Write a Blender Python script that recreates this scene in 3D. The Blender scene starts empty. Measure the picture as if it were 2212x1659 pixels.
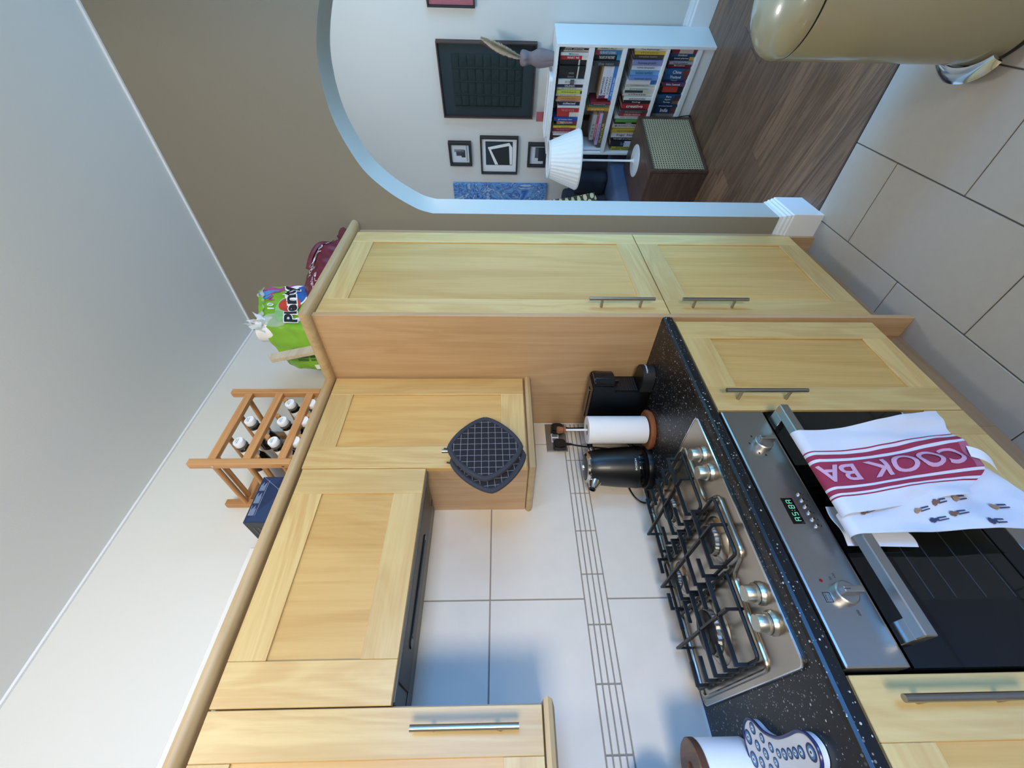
import bpy, bmesh, math, random
from mathutils import Vector, Matrix, noise
random.seed(7)
S = bpy.context.scene
COL = S.collection
PI = math.pi
# ------------------------------------------------------------------ camera
def cam_setup():
    f = 892.0
    a, p = math.radians(45.5), math.radians(1.6)
    Fh = Vector((-math.sin(a), math.cos(a), 0)); R = Vector((math.cos(a), math.sin(a), 0)); U = Vector((0, 0, 1))
    F = Fh*math.cos(p) - U*math.sin(p); Up = U*math.cos(p) + Fh*math.sin(p)
    cd = bpy.data.cameras.new('camera'); cd.sensor_width = 36; cd.lens = 36*f/2212; cd.clip_start = 0.02
    c = bpy.data.objects.new('camera', cd); COL.objects.link(c)
    m = Matrix.Identity(4)
    for i in range(3):                       # the phone was held on its side: picture right = world down
        m[i][0] = -Up[i]; m[i][1] = R[i]; m[i][2] = -F[i]
    m[2][3] = 1.45
    c.matrix_world = m
    S.camera = c
cam_setup()
S.view_settings.view_transform = 'Standard'; S.view_settings.look = 'None'
S.view_settings.gamma = 1; S.view_settings.use_curve_mapping = False
S.view_settings.exposure = 0.0
W = bpy.data.worlds.new('world'); S.world = W; W.use_nodes = True
W.node_tree.nodes['Background'].inputs[0].default_value = (0.75, 0.85, 1, 1)
W.node_tree.nodes['Background'].inputs[1].default_value = 0.6
TH = math.radians(18.5)
LIV = Matrix.Translation((-0.363, 3.515, 0)) @ Matrix.Rotation(-TH, 4, 'Z')   # living room frame: x right along picture wall, y away
ID = Matrix.Identity(4)
def area(name, loc, aim, sx, sy, power, col):
    l = bpy.data.lights.new(name, 'AREA'); l.shape = 'RECTANGLE'; l.size = sx; l.size_y = sy; l.energy = power; l.color = col
    o = bpy.data.objects.new(name, l); COL.objects.link(o); o.location = loc
    o.rotation_euler = (Vector(aim) - Vector(loc)).to_track_quat('-Z', 'Y').to_euler()
    return o
# kitchen window (right wall): blue sky light comes in downwards, a little ground light upwards
o_ = area('window_sky_light', (2.36, 0.95, 1.65), (-1.0, 1.0, 0.2), 1.5, 1.3, 66, (0.02, 0.33, 1.0)); o_.data.spread = math.radians(105)
o_ = area('window_ground_light', (2.36, 0.95, 1.62), (-1.4, 0.3, 1.85), 1.5, 1.3, 4, (1.0, 0.90, 0.74)); o_.data.spread = math.radians(100)
# added fill light behind the camera, brightens faces turned that way
o_ = area('rear_fill_light', (2.36, -1.55, 1.62), (-1.15, 0.75, 2.4), 1.5, 1.3, 66, (1, 0.93, 0.81)); o_.data.spread = math.radians(100)
# ceiling lamps (both hang out of view)
def lamp(name, loc, power, col, r):
    l = bpy.data.lights.new(name, 'POINT'); l.energy = power; l.color = col; l.shadow_soft_size = r
    o = bpy.data.objects.new(name, l); COL.objects.link(o); o.location = loc
lamp('ceiling_lamp_light', (-0.30, 0.10, 2.48), 9, (1.0, 0.97, 0.92), 0.12)
# living room: bay window to the right of the bookcase, and its ceiling lamp
lw = LIV @ Vector((1.75, -0.9, 1.45)); la = LIV @ Vector((-1.2, -0.1, 1.2))
area('bay_window_light', lw, la, 1.6, 1.6, 58, (0.22, 0.6, 1.0))
lamp('living_lamp_light', LIV @ Vector((0.25, -1.2, 2.35)), 25, (1.0, 0.96, 0.9), 0.12)

# ------------------------------------------------------------------ materials
def lin(h):
    h = h.lstrip('#'); v = [int(h[i:i+2], 16)/255 for i in (0, 2, 4)]
    return tuple((x/12.92 if x <= 0.04045 else ((x+0.055)/1.055)**2.4) for x in v) + (1,)
MATS = {}
def mat(name, col, rough=0.5, metal=0.0, var=0.0, vscale=8.0, bump=0.0, bscale=60.0, coat=0.0, emit=None, stretch=None, spec=0.5, trans=0.0, alpha=1.0, sss=0.0):
    if name in MATS: return MATS[name]
    m = bpy.data.materials.new(name); m.use_nodes = True; n = m.node_tree; b = n.nodes['Principled BSDF']
    c = lin(col) if isinstance(col, str) else col
    b.inputs['Base Color'].default_value = c; b.inputs['Roughness'].default_value = rough; b.inputs['Metallic'].default_value = metal
    b.inputs['Coat Weight'].default_value = coat; b.inputs['Specular IOR Level'].default_value = spec
    b.inputs['Transmission Weight'].default_value = trans; b.inputs['Alpha'].default_value = alpha
    if emit: b.inputs['Emission Color'].default_value = lin(emit[0]); b.inputs['Emission Strength'].default_value = emit[1]
    if var or bump:
        tc = n.nodes.new('ShaderNodeTexCoord'); mp = n.nodes.new('ShaderNodeMapping'); n.links.new(tc.outputs['Object'], mp.inputs[0])
        if stretch: mp.inputs['Scale'].default_value = stretch
    if var:
        t = n.nodes.new('ShaderNodeTexNoise'); t.inputs['Scale'].default_value = vscale; t.inputs['Detail'].default_value = 6
        n.links.new(mp.outputs[0], t.inputs['Vector'])
        mx = n.nodes.new('ShaderNodeMix'); mx.data_type = 'RGBA'
        mx.inputs[6].default_value = tuple(x*(1-var) for x in c[:3]) + (1,); mx.inputs[7].default_value = tuple(min(1, x*(1+var)) for x in c[:3]) + (1,)
        n.links.new(t.outputs['Fac'], mx.inputs[0]); n.links.new(mx.outputs[2], b.inputs['Base Color'])
    if bump:
        t2 = n.nodes.new('ShaderNodeTexNoise'); t2.inputs['Scale'].default_value = bscale; t2.inputs['Detail'].default_value = 3
        n.links.new(mp.outputs[0], t2.inputs['Vector'])
        bp = n.nodes.new('ShaderNodeBump'); bp.inputs['Strength'].default_value = bump; bp.inputs['Distance'].default_value = 0.002
        n.links.new(t2.outputs['Fac'], bp.inputs['Height']); n.links.new(bp.outputs[0], b.inputs['Normal'])
    MATS[name] = m
    return m
def wood(name, c1, c2, axis, rough=0.4, scale=9.0, contrast=1.0, coat=0.15, tone=0.12):
    """grain along axis; colour differs a little from object to object"""
    m = bpy.data.materials.new(name); m.use_nodes = True; n = m.node_tree; L = n.links; b = n.nodes['Principled BSDF']
    b.inputs['Roughness'].default_value = rough; b.inputs['Coat Weight'].default_value = coat; b.inputs['Coat Roughness'].default_value = 0.25
    tc = n.nodes.new('ShaderNodeTexCoord'); oi = n.nodes.new('ShaderNodeObjectInfo')
    sc = n.nodes.new('ShaderNodeVectorMath'); sc.operation = 'SCALE'; sc.inputs[0].default_value = (7.3, 3.1, 5.7); L.new(oi.outputs['Random'], sc.inputs['Scale'])
    ad = n.nodes.new('ShaderNodeVectorMath'); ad.operation = 'ADD'; L.new(tc.outputs['Object'], ad.inputs[0]); L.new(sc.outputs[0], ad.inputs[1])
    mp = n.nodes.new('ShaderNodeMapping'); s = [1, 1, 1]; s['XYZ'.index(axis)] = 0.10; mp.inputs['Scale'].default_value = s; L.new(ad.outputs[0], mp.inputs[0])
    n1 = n.nodes.new('ShaderNodeTexNoise'); n1.inputs['Scale'].default_value = scale; n1.inputs['Detail'].default_value = 5; n1.inputs['Distortion'].default_value = 1.2; L.new(mp.outputs[0], n1.inputs['Vector'])
    mp2 = n.nodes.new('ShaderNodeMapping'); s = [1, 1, 1]; s['XYZ'.index(axis)] = 0.03; mp2.inputs['Scale'].default_value = s; L.new(ad.outputs[0], mp2.inputs[0])
    n2 = n.nodes.new('ShaderNodeTexNoise'); n2.inputs['Scale'].default_value = 130; n2.inputs['Detail'].default_value = 3; L.new(mp2.outputs[0], n2.inputs['Vector'])
    w = n.nodes.new('ShaderNodeMath'); w.operation = 'MULTIPLY'; w.inputs[1].default_value = 34; L.new(n1.outputs['Fac'], w.inputs[0])
    si = n.nodes.new('ShaderNodeMath'); si.operation = 'SINE'; L.new(w.outputs[0], si.inputs[0])
    a1 = n.nodes.new('ShaderNodeMath'); a1.operation = 'MULTIPLY_ADD'; a1.inputs[1].default_value = 0.13*contrast; a1.inputs[2].default_value = 0.02; L.new(si.outputs[0], a1.inputs[0])
    a2 = n.nodes.new('ShaderNodeMath'); a2.operation = 'MULTIPLY_ADD'; a2.inputs[1].default_value = 0.55*contrast; L.new(n2.outputs['Fac'], a2.inputs[0]); L.new(a1.outputs[0], a2.inputs[2])
    a3 = n.nodes.new('ShaderNodeMath'); a3.operation = 'MULTIPLY_ADD'; a3.inputs[1].default_value = 0.45; L.new(n1.outputs['Fac'], a3.inputs[0]); L.new(a2.outputs[0], a3.inputs[2])
    cr = n.nodes.new('ShaderNodeValToRGB'); cr.color_ramp.elements[0].position = 0.25; cr.color_ramp.elements[1].position = 0.78
    cr.color_ramp.elements[0].color = lin(c2); cr.color_ramp.elements[1].color = lin(c1); L.new(a3.outputs[0], cr.inputs[0])
    mr = n.nodes.new('ShaderNodeMapRange'); mr.inputs['To Min'].default_value = 1-tone; mr.inputs['To Max'].default_value = 1+tone*0.4; L.new(oi.outputs['Random'], mr.inputs[0])
    hs = n.nodes.new('ShaderNodeHueSaturation'); L.new(cr.outputs[0], hs.inputs['Color']); L.new(mr.outputs[0], hs.inputs['Value']); L.new(hs.outputs[0], b.inputs['Base Color'])
    MATS[name] = m
    return m
def speckle():
    m = bpy.data.materials.new('speckled_laminate'); m.use_nodes = True; n = m.node_tree; L = n.links; b = n.nodes['Principled BSDF']
    b.inputs['Roughness'].default_value = 0.38
    tc = n.nodes.new('ShaderNodeTexCoord'); prev = None
    def mth(op, a, v):
        q = n.nodes.new('ShaderNodeMath'); q.operation = op; L.new(a, q.inputs[0])
        if isinstance(v, (int, float)): q.inputs[1].default_value = v
        else: L.new(v, q.inputs[1])
        return q.outputs[0]
    for sc, th, ga in ((120, 0.27, 0.80), (230, 0.28, 0.72)):
        v = n.nodes.new('ShaderNodeTexVoronoi'); v.inputs['Scale'].default_value = sc; L.new(tc.outputs['Object'], v.inputs['Vector'])
        sp = n.nodes.new('ShaderNodeSeparateColor'); L.new(v.outputs['Color'], sp.inputs[0])
        o = mth('MULTIPLY', mth('LESS_THAN', v.outputs['Distance'], th), mth('MULTIPLY', mth('GREATER_THAN', sp.outputs[0], ga), mth('POWER', sp.outputs[1], 1.6)))
        prev = mth('MAXIMUM', prev, o) if prev else o
    mx = n.nodes.new('ShaderNodeMix'); mx.data_type = 'RGBA'; mx.inputs[6].default_value = lin('#101114'); mx.inputs[7].default_value = lin('#d6d3cd')
    L.new(prev, mx.inputs[0]); L.new(mx.outputs[2], b.inputs['Base Color'])
    MATS['speck'] = m
    return m
def tinted_glass(name, col, fac=0.12):
    m = bpy.data.materials.new(name); m.use_nodes = True; n = m.node_tree; L = n.links
    out = n.nodes['Material Output']; n.nodes.remove(n.nodes['Principled BSDF'])
    tr = n.nodes.new('ShaderNodeBsdfTransparent'); tr.inputs[0].default_value = col
    gl = n.nodes.new('ShaderNodeBsdfGlossy'); gl.inputs['Roughness'].default_value = 0.03
    fr = n.nodes.new('ShaderNodeFresnel'); fr.inputs[0].default_value = 1.5
    mx = n.nodes.new('ShaderNodeMixShader'); L.new(fr.outputs[0], mx.inputs[0]); L.new(tr.outputs[0], mx.inputs[1]); L.new(gl.outputs[0], mx.inputs[2]); L.new(mx.outputs[0], out.inputs[0])
    MATS[name] = m
    return m
def uv_stripes(name, base, bands, bump=True):
    """cloth with woven stripes across uv.x; bands = [(u0,u1,colour)]"""
    m = mat(name, base, 0.9, bump=0.25, bscale=900)
    n = m.node_tree; b = n.nodes['Principled BSDF']; uv = n.nodes.new('ShaderNodeUVMap'); sx = n.nodes.new('ShaderNodeSeparateXYZ'); n.links.new(uv.outputs[0], sx.inputs[0])
    cr = n.nodes.new('ShaderNodeValToRGB'); cr.color_ramp.interpolation = 'CONSTANT'; e = cr.color_ramp.elements
    e[0].position = 0; e[0].color = lin(base); e.remove(e[1])
    for u0, u1, c in bands:
        x = e.new(u0); x.color = lin(c); x = e.new(u1); x.color = lin(base)
    n.links.new(sx.outputs[0], cr.inputs[0]); n.links.new(cr.outputs[0], b.inputs['Base Color'])
    return m
def swirl(name, cols, scale=5.0, dist=6.0, detail=4):
    m = bpy.data.materials.new(name); m.use_nodes = True; n = m.node_tree; L = n.links; b = n.nodes['Principled BSDF']; b.inputs['Roughness'].default_value = 0.6
    tc = n.nodes.new('ShaderNodeTexCoord'); t = n.nodes.new('ShaderNodeTexNoise'); t.inputs['Scale'].default_value = scale; t.inputs['Detail'].default_value = detail; t.inputs['Distortion'].default_value = dist
    L.new(tc.outputs['Object'], t.inputs['Vector']); cr = n.nodes.new('ShaderNodeValToRGB'); e = cr.color_ramp.elements
    k = len(cols)
    e[0].position = 0.3; e[0].color = lin(cols[0]); e[1].position = 0.72; e[1].color = lin(cols[-1])
    for i in range(1, k-1):
        x = e.new(0.3+0.42*i/(k-1)); x.color = lin(cols[i])
    L.new(t.outputs['Fac'], cr.inputs[0]); L.new(cr.outputs[0], b.inputs['Base Color'])
    MATS[name] = m
    return m
WV = wood('beech_vertical', '#dbc083', '#c9a468', 'Z'); WY = wood('beech_across', '#dbc083', '#c9a468', 'Y')
WPV = wood('beech_panel_vertical', '#dab572', '#c89c58', 'Z', scale=5)
WS = wood('beech_side', '#c9a881', '#b8946c', 'Z', scale=6); WSY = wood('beech_plinth', '#a98a6c', '#977a5e', 'Y')
WC = wood('beech_moulding', '#cbb288', '#b89b70', 'Y', rough=0.45)
WCX = wood('beech_moulding_return', '#cbb288', '#b89b70', 'X', rough=0.45)
WR = wood('orange_beech_y', '#cf9a62', '#b67f4b', 'Y', rough=0.5); WRZ = wood('orange_beech_z', '#cf9a62', '#b67f4b', 'Z', rough=0.5); WRX = wood('orange_beech_x', '#cf9a62', '#b67f4b', 'X', rough=0.5)
WN = wood('walnut', '#5e4639', '#402d25', 'Y', rough=0.45, scale=12); WNX = wood('walnut_x', '#5e4639', '#402d25', 'X', rough=0.45, scale=12)
WF = wood('floor_wood', '#80624c', '#523a2c', 'X', rough=0.42, scale=12, contrast=1.3, tone=0.45)
WT = wood('turned_wood', '#a8683f', '#8a5130', 'X', rough=0.4); WA = wood('acacia', '#8a6b52', '#54392a', 'X', rough=0.5)
SPECK = speckle()
WALL = mat('wall_paint', '#dad8d0', 0.85, bump=0.15, bscale=250)
CEIL = mat('ceiling_paint', '#e0e0dd', 0.9, bump=0.1, bscale=200)
AWALL = mat('arch_wall_shaded', '#8a8272', 0.85, bump=0.15, bscale=250)  # same paint as the left wall, its shade put into the colour
REVEAL = mat('reveal_lit', '#b4b3ab', 0.85, bump=0.1, bscale=250)  # paler than the wall front: light on the jamb, put into the colour
LWALL = mat('living_wall_paint', '#d6d5d2', 0.85, bump=0.1, bscale=250)
WHITE = mat('white_gloss_paint', '#e9eaec', 0.35)
TILE = mat('stone_tile', '#ded3c4', 0.45, var=0.06, vscale=14, bump=0.05, bscale=40)
FTILE = mat('floor_tile', '#aba49c', 0.5, var=0.06, vscale=30, bump=0.06, bscale=60)
GROUT = mat('grout', '#948a7e', 0.9); FGROUT = mat('floor_grout', '#5c5752', 0.9)
STEEL = mat('brushed_steel', '#b9b6b0', 0.33, 1.0, var=0.06, vscale=60, stretch=(30, 1, 30))
HOBST = mat('hob_steel', '#b8aea0', 0.27, 1.0, var=0.1, vscale=12)
CHROME = mat('chrome', '#d8d8d8', 0.12, 1.0)
NICK = mat('satin_nickel', '#a9a49c', 0.3, 1.0)
KNOB = mat('satin_knob', '#c4bfb2', 0.35, 1.0)
IRON = mat('cast_iron', '#121417', 0.42, var=0.2, vscale=40)
BLACK = mat('black_plastic', '#0c0d10', 0.32); BLACKM = mat('black_matte', '#16171a', 0.6); GLOSSK = mat('black_glass', '#050506', 0.06)
GREY = mat('hood_grey', '#7d7a74', 0.45, 0.6); DGREY = mat('hood_panel', '#5a5751', 0.5, 0.5)
WHITEP = mat('white_plastic', '#e8e9ec', 0.4); PAPER = mat('paper_white', '#eeeef0', 0.95, bump=0.5, bscale=500)
INK = mat('black_ink', '#1a1a1e', 0.6); WINK = mat('white_ink', '#e9ecf2', 0.6)
# ------------------------------------------------------------------ mesh helpers
def B(): return bmesh.new()
def box(bm, x0, x1, y0, y1, z0, z1, bev=0.0, seg=1):
    vs = [bm.verts.new(p) for p in ((x0, y0, z0), (x1, y0, z0), (x1, y1, z0), (x0, y1, z0), (x0, y0, z1), (x1, y0, z1), (x1, y1, z1), (x0, y1, z1))]
    fs = [bm.faces.new([vs[i] for i in q]) for q in ((3, 2, 1, 0), (4, 5, 6, 7), (0, 1, 5, 4), (1, 2, 6, 5), (2, 3, 7, 6), (3, 0, 4, 7))]
    if bev:
        es = list({e for f in fs for e in f.edges})
        bmesh.ops.bevel(bm, geom=es, offset=bev, segments=seg, affect='EDGES', profile=0.6)
    return bm
def bx(*a, **k): return box(B(), *a, **k)
def frame(d):
    d = Vector(d).normalized(); a = Vector((0, 0, 1)) if abs(d.z) < 0.9 else Vector((1, 0, 0))
    u = d.cross(a).normalized(); return u, d.cross(u).normalized()
def cyl(bm, p0, p1, r0, r1=None, n=16, caps=True):
    p0, p1 = Vector(p0), Vector(p1); r1 = r0 if r1 is None else r1
    u, v = frame(p1-p0)
    A = [bm.verts.new(p0+r0*(math.cos(2*PI*i/n)*u+math.sin(2*PI*i/n)*v)) for i in range(n)]
    C = [bm.verts.new(p1+r1*(math.cos(2*PI*i/n)*u+math.sin(2*PI*i/n)*v)) for i in range(n)]
    for i in range(n): bm.faces.new((A[i], A[(i+1) % n], C[(i+1) % n], C[i]))
    if caps: bm.faces.new(A[::-1]); bm.faces.new(C)
    return bm
def tube(bm, pts, r, n=8, caps=True):
    pts = [Vector(p) for p in pts]; rings = []; u = None
    for i, p in enumerate(pts):
        d = (pts[min(i+1, len(pts)-1)] - pts[max(i-1, 0)]).normalized()
        if u is None: u, v = frame(d)
        else:
            u = (u - d*u.dot(d)).normalized(); v = d.cross(u)
        rr = r[i] if isinstance(r, (list, tuple)) else r
        rings.append([bm.verts.new(p+rr*(math.cos(2*PI*k/n)*u+math.sin(2*PI*k/n)*v)) for k in range(n)])
    for a, b in zip(rings, rings[1:]):
        for k in range(n): bm.faces.new((a[k], a[(k+1) % n], b[(k+1) % n], b[k]))
    if caps: bm.faces.new(rings[0][::-1]); bm.faces.new(rings[-1])
    return bm
def curve(pts, n=8):
    """Catmull-Rom through pts"""
    P = [Vector(p) for p in pts]; P = [2*P[0]-P[1]] + P + [2*P[-1]-P[-2]]; out = []
    for i in range(1, len(P)-2):
        for k in range(n):
            t = k/n
            out.append(0.5*((2*P[i])+(P[i+1]-P[i-1])*t+(2*P[i-1]-5*P[i]+4*P[i+1]-P[i+2])*t*t+(3*P[i]-P[i-1]-3*P[i+1]+P[i+2])*t**3))
    return out + [P[-2]]
def lathe(bm, prof, c=(0, 0, 0), axis=(0, 0, 1), n=32, fr=None):
    c = Vector(c); d = Vector(axis).normalized(); u, v = frame(d); rings = []
    for r, h in prof:
        if r < 1e-6: rings.append([bm.verts.new(c+d*h)])
        else: rings.append([bm.verts.new(c+d*h+(r*(fr(k/n, h) if fr else 1))*(math.cos(2*PI*k/n)*u+math.sin(2*PI*k/n)*v)) for k in range(n)])
    for a, b in zip(rings, rings[1:]):
        for k in range(n):
            q = [a[k % len(a)], a[(k+1) % len(a)], b[(k+1) % len(b)], b[k % len(b)]]
            q = list(dict.fromkeys(q))
            if len(q) > 2: bm.faces.new(q)
    return bm
def prism(bm, poly, h0, h1, f):
    """poly of 2D points extruded h0..h1; f(a,b,h) -> xyz"""
    A = [bm.verts.new(f(a, b, h0)) for a, b in poly]; C = [bm.verts.new(f(a, b, h1)) for a, b in poly]; n = len(poly)
    bm.faces.new(A[::-1]); bm.faces.new(C)
    for i in range(n): bm.faces.new((A[i], A[(i+1) % n], C[(i+1) % n], C[i]))
    return bm
XY = lambda a, b, h: (a, b, h)
XZ = lambda a, b, h: (a, h, b)
YZ = lambda a, b, h: (h, a, b)
def sweep(bm, path, prof, closed=False):
    """profile (offset to the left of the path, z) swept along a 2D path with mitred corners"""
    P = [Vector((p[0], p[1])) for p in path]; n = len(P); rings = []
    for i in range(n):
        a = (P[i]-P[i-1]).normalized() if (i > 0 or closed) else None
        b = (P[(i+1) % n]-P[i]).normalized() if (i < n-1 or closed) else None
        na = Vector((-a.y, a.x)) if a else None; nb = Vector((-b.y, b.x)) if b else None
        if na is None: m = nb
        elif nb is None: m = na
        else:
            m = na+nb; m = m/ max(0.2, m.dot(na))
        rings.append([bm.verts.new((P[i].x+m.x*o, P[i].y+m.y*o, z)) for o, z in prof])
    k = len(prof)
    for i in range(n if closed else n-1):
        a, b = rings[i], rings[(i+1) % n]
        for j in range(k): bm.faces.new((a[j], a[(j+1) % k], b[(j+1) % k], b[j]))
    if not closed: bm.faces.new(rings[0][::-1]); bm.faces.new(rings[-1])
    return bm
def surf(bm, f, nu, nv, thick=0.0):
    uv = bm.loops.layers.uv.verify()
    V = [[bm.verts.new(f(i/nu, j/nv)) for j in range(nv+1)] for i in range(nu+1)]
    for i in range(nu):
        for j in range(nv):
            fc = bm.faces.new((V[i][j], V[i+1][j], V[i+1][j+1], V[i][j+1]))
            for l, (a, b) in zip(fc.loops, ((i, j), (i+1, j), (i+1, j+1), (i, j+1))): l[uv].uv = (a/nu, b/nv)
    if thick:
        bm.normal_update(); bmesh.ops.solidify(bm, geom=bm.faces[:], thickness=thick)
    return bm
def blob(bm, c, r, sub=3, f=None):
    q = bmesh.ops.create_icosphere(bm, subdivisions=sub, radius=1.0)
    for v in q['verts']:
        k = f(v.co) if f else 1.0
        v.co = Vector(c) + Vector((v.co.x*r[0], v.co.y*r[1], v.co.z*r[2]))*k
    return bm
BASE = {}; FRM = {}
def finish(bm, base, name, m, smooth):
    bmesh.ops.recalc_face_normals(bm, faces=bm.faces[:])
    me = bpy.data.meshes.new(name); bm.transform(Matrix.Translation(-base)); bm.to_mesh(me); bm.free()
    for x in (m if isinstance(m, (list, tuple)) else [m]): me.materials.append(x)
    if smooth:
        me.polygons.foreach_set('use_smooth', [True]*len(me.polygons))
        try: me.set_sharp_from_angle(angle=math.radians(38))
        except Exception: pass
    o = bpy.data.objects.new(name, me); COL.objects.link(o); return o
def obj(name, bm, m, parent=None, smooth=False, fr=ID, label=None):
    if parent is not None:
        base = BASE[parent]
        o = finish(bm, base, name, m, smooth); o.parent = parent
    else:
        lo = [min(v.co[i] for v in bm.verts) for i in range(3)]; hi = [max(v.co[i] for v in bm.verts) for i in range(3)]
        base = Vector(((lo[0]+hi[0])/2, (lo[1]+hi[1])/2, lo[2]))
        o = finish(bm, base, name, m, smooth); o.matrix_world = fr @ Matrix.Translation(base)
    BASE[o] = base; FRM[o] = FRM[parent] if parent is not None else fr
    if label: o['label'] = label
    return o
def tag(o, label, cat, group=None):
    o['label'] = label; o['category'] = cat
    if group: o['group'] = group
    return o
def thing(name, base, label, cat, group=None, fr=ID):
    o = bpy.data.objects.new(name, None); COL.objects.link(o); o.empty_display_size = 0.05
    o.matrix_world = fr @ Matrix.Translation(Vector(base)); BASE[o] = Vector(base); FRM[o] = fr
    return tag(o, label, cat, group)
def struct(name, bm, m, parent=None, smooth=False, fr=ID):
    o = obj(name, bm, m, parent, smooth, fr)
    if parent is None: o['kind'] = 'structure'
    return o
def dup(root, delta, label, group=None):
    r = root.copy(); COL.objects.link(r); r.location = root.location + (FRM[root].to_3x3() @ Vector(delta)); r['label'] = label
    if group: r['group'] = group
    for ch in list(root.children):
        c = ch.copy(); COL.objects.link(c); c.parent = r
        for g in list(ch.children):
            d = g.copy(); COL.objects.link(d); d.parent = c
    return r
TEXTS = []
def text(s, parent, m, c, ux, uy, w, h, name='lettering', mapf=None, lift=0.0, bold=0.0):
    """flat lettering fitted into a w x h box centred at c; ux = reading direction, uy = letter up"""
    TEXTS.append((s, parent, m, Vector(c), Vector(ux).normalized(), Vector(uy).normalized(), w, h, name, mapf, bold))
def flush_text():
    tmp = []
    for t in TEXTS:
        cu = bpy.data.curves.new('t', 'FONT'); cu.body = t[0]; cu.resolution_u = 4; cu.align_x = 'CENTER'; cu.offset = t[10]
        o = bpy.data.objects.new('t', cu); COL.objects.link(o); tmp.append(o)
    dg = bpy.context.evaluated_depsgraph_get(); dg.update()
    for o, (s, parent, m, c, ux, uy, w, h, name, mapf, bold) in zip(tmp, TEXTS):
        me = bpy.data.meshes.new_from_object(o.evaluated_get(dg)); me.name = name
        if len(me.vertices):
            xs = [v.co.x for v in me.vertices]; ys = [v.co.y for v in me.vertices]
            sx = w/max(1e-6, max(xs)-min(xs)); sy = h/max(1e-6, max(ys)-min(ys)); cx, cy = (max(xs)+min(xs))/2, (max(ys)+min(ys))/2
            if mapf:
                b2 = bmesh.new(); b2.from_mesh(me); bmesh.ops.triangulate(b2, faces=b2.faces[:])
                for _ in range(2):
                    es = [e for e in b2.edges if e.calc_length()*min(sx, sy) > 0.012]
                    if es: bmesh.ops.subdivide_edges(b2, edges=es, cuts=1); bmesh.ops.triangulate(b2, faces=b2.faces[:])
                for v in b2.verts: v.co = Vector(mapf((v.co.x-cx)*sx, (v.co.y-cy)*sy)) - BASE[parent]
                b2.to_mesh(me); b2.free()
            else:
                for v in me.vertices: v.co = c + ux*((v.co.x-cx)*sx) + uy*((v.co.y-cy)*sy) - BASE[parent]
            me.materials.clear(); me.materials.append(m)
            q = bpy.data.objects.new(name, me); COL.objects.link(q); q.parent = parent
        cu = o.data; bpy.data.objects.remove(o); bpy.data.curves.remove(cu)
# ------------------------------------------------------------------ the room
XW, YF, ZC = -1.43, 1.825, 2.80
fl = struct('floor', bx(-1.6, 2.6, -2.7, 1.857, -0.05, -0.004), FGROUT)
tm = {}
def floor_tile(x0, x1, y0, y1):
    k = (round(x1-x0, 3), round(y1-y0, 3))
    if k not in tm:
        bm = B(); box(bm, -k[0]/2+.002, k[0]/2-.002, -k[1]/2+.002, k[1]/2-.002, -0.008, 0, 0.0015); me = bpy.data.meshes.new('tile'); bm.to_mesh(me); bm.free(); me.materials.append(FTILE); tm[k] = me
    o = bpy.data.objects.new('tile', tm[k]); COL.objects.link(o); o.parent = fl
    o.location = Vector(((x0+x1)/2, (y0+y1)/2, 0)) - BASE[fl]
for i in range(-3, 11):
    x0 = -0.787+0.305*i; x1 = x0+0.305
    if x0 < -1.45 or x0 > 2.4: continue
    ys = [1.605-0.6165*k for k in range(-1, 8)] if i % 2 == 0 else [1.605-0.308-0.6165*k for k in range(-1, 8)]
    for y in ys:
        y1 = min(y, 1.853); y0 = max(y-0.6165, -2.65)
        if y1-y0 > 0.03: floor_tile(max(x0, -1.42), x1, y0, y1)
# living room boards run parallel to the picture wall
lf = bx(-3.2, 2.4, -2.6, 0.3, -0.05, -0.004)
bmesh.ops.bisect_plane(lf, geom=lf.verts[:]+lf.edges[:]+lf.faces[:], plane_co=LIV.inverted() @ Vector((0, 1.857, 0)), plane_no=LIV.inverted().to_3x3() @ Vector((0, 1, 0)), clear_inner=True)
fl2 = struct('floor', lf, FGROUT, fr=LIV)
rr = random.Random(3); inv = LIV.inverted(); pc = inv @ Vector((0, 1.860, 0)); pn = inv.to_3x3() @ Vector((0, 1, 0))
for j in range(16):
    y1 = 0.28-0.178*j; y0 = y1-0.178; x = 2.2-rr.random()*1.2
    while x > -3.0:
        xa = x-1.25; bm = B(); box(bm, xa+.0006, x-.0006, y0+.0006, y1-.0006, -0.006, 0.0, 0.0006)
        bmesh.ops.bisect_plane(bm, geom=bm.verts[:]+bm.edges[:]+bm.faces[:], plane_co=pc, plane_no=pn, clear_inner=True)
        if len(bm.faces) > 3:
            bmesh.ops.holes_fill(bm, edges=[e for e in bm.edges if e.is_boundary])
            obj('floorboard', bm, WF, fl2)
        else: bm.free()
        x = xa
struct('trim_1', bx(-0.78, 0.12, 1.853, 1.862, -0.004, 0.001), mat('threshold_strip', '#4a372c', 0.5))
struct('ceiling', bx(-1.6, 2.6, -2.7, 1.9, ZC, ZC+0.1), CEIL)
wl = struct('wall_left', bx(XW-0.12, XW, -2.7, YF+0.16, 0, ZC), WALL)
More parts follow.
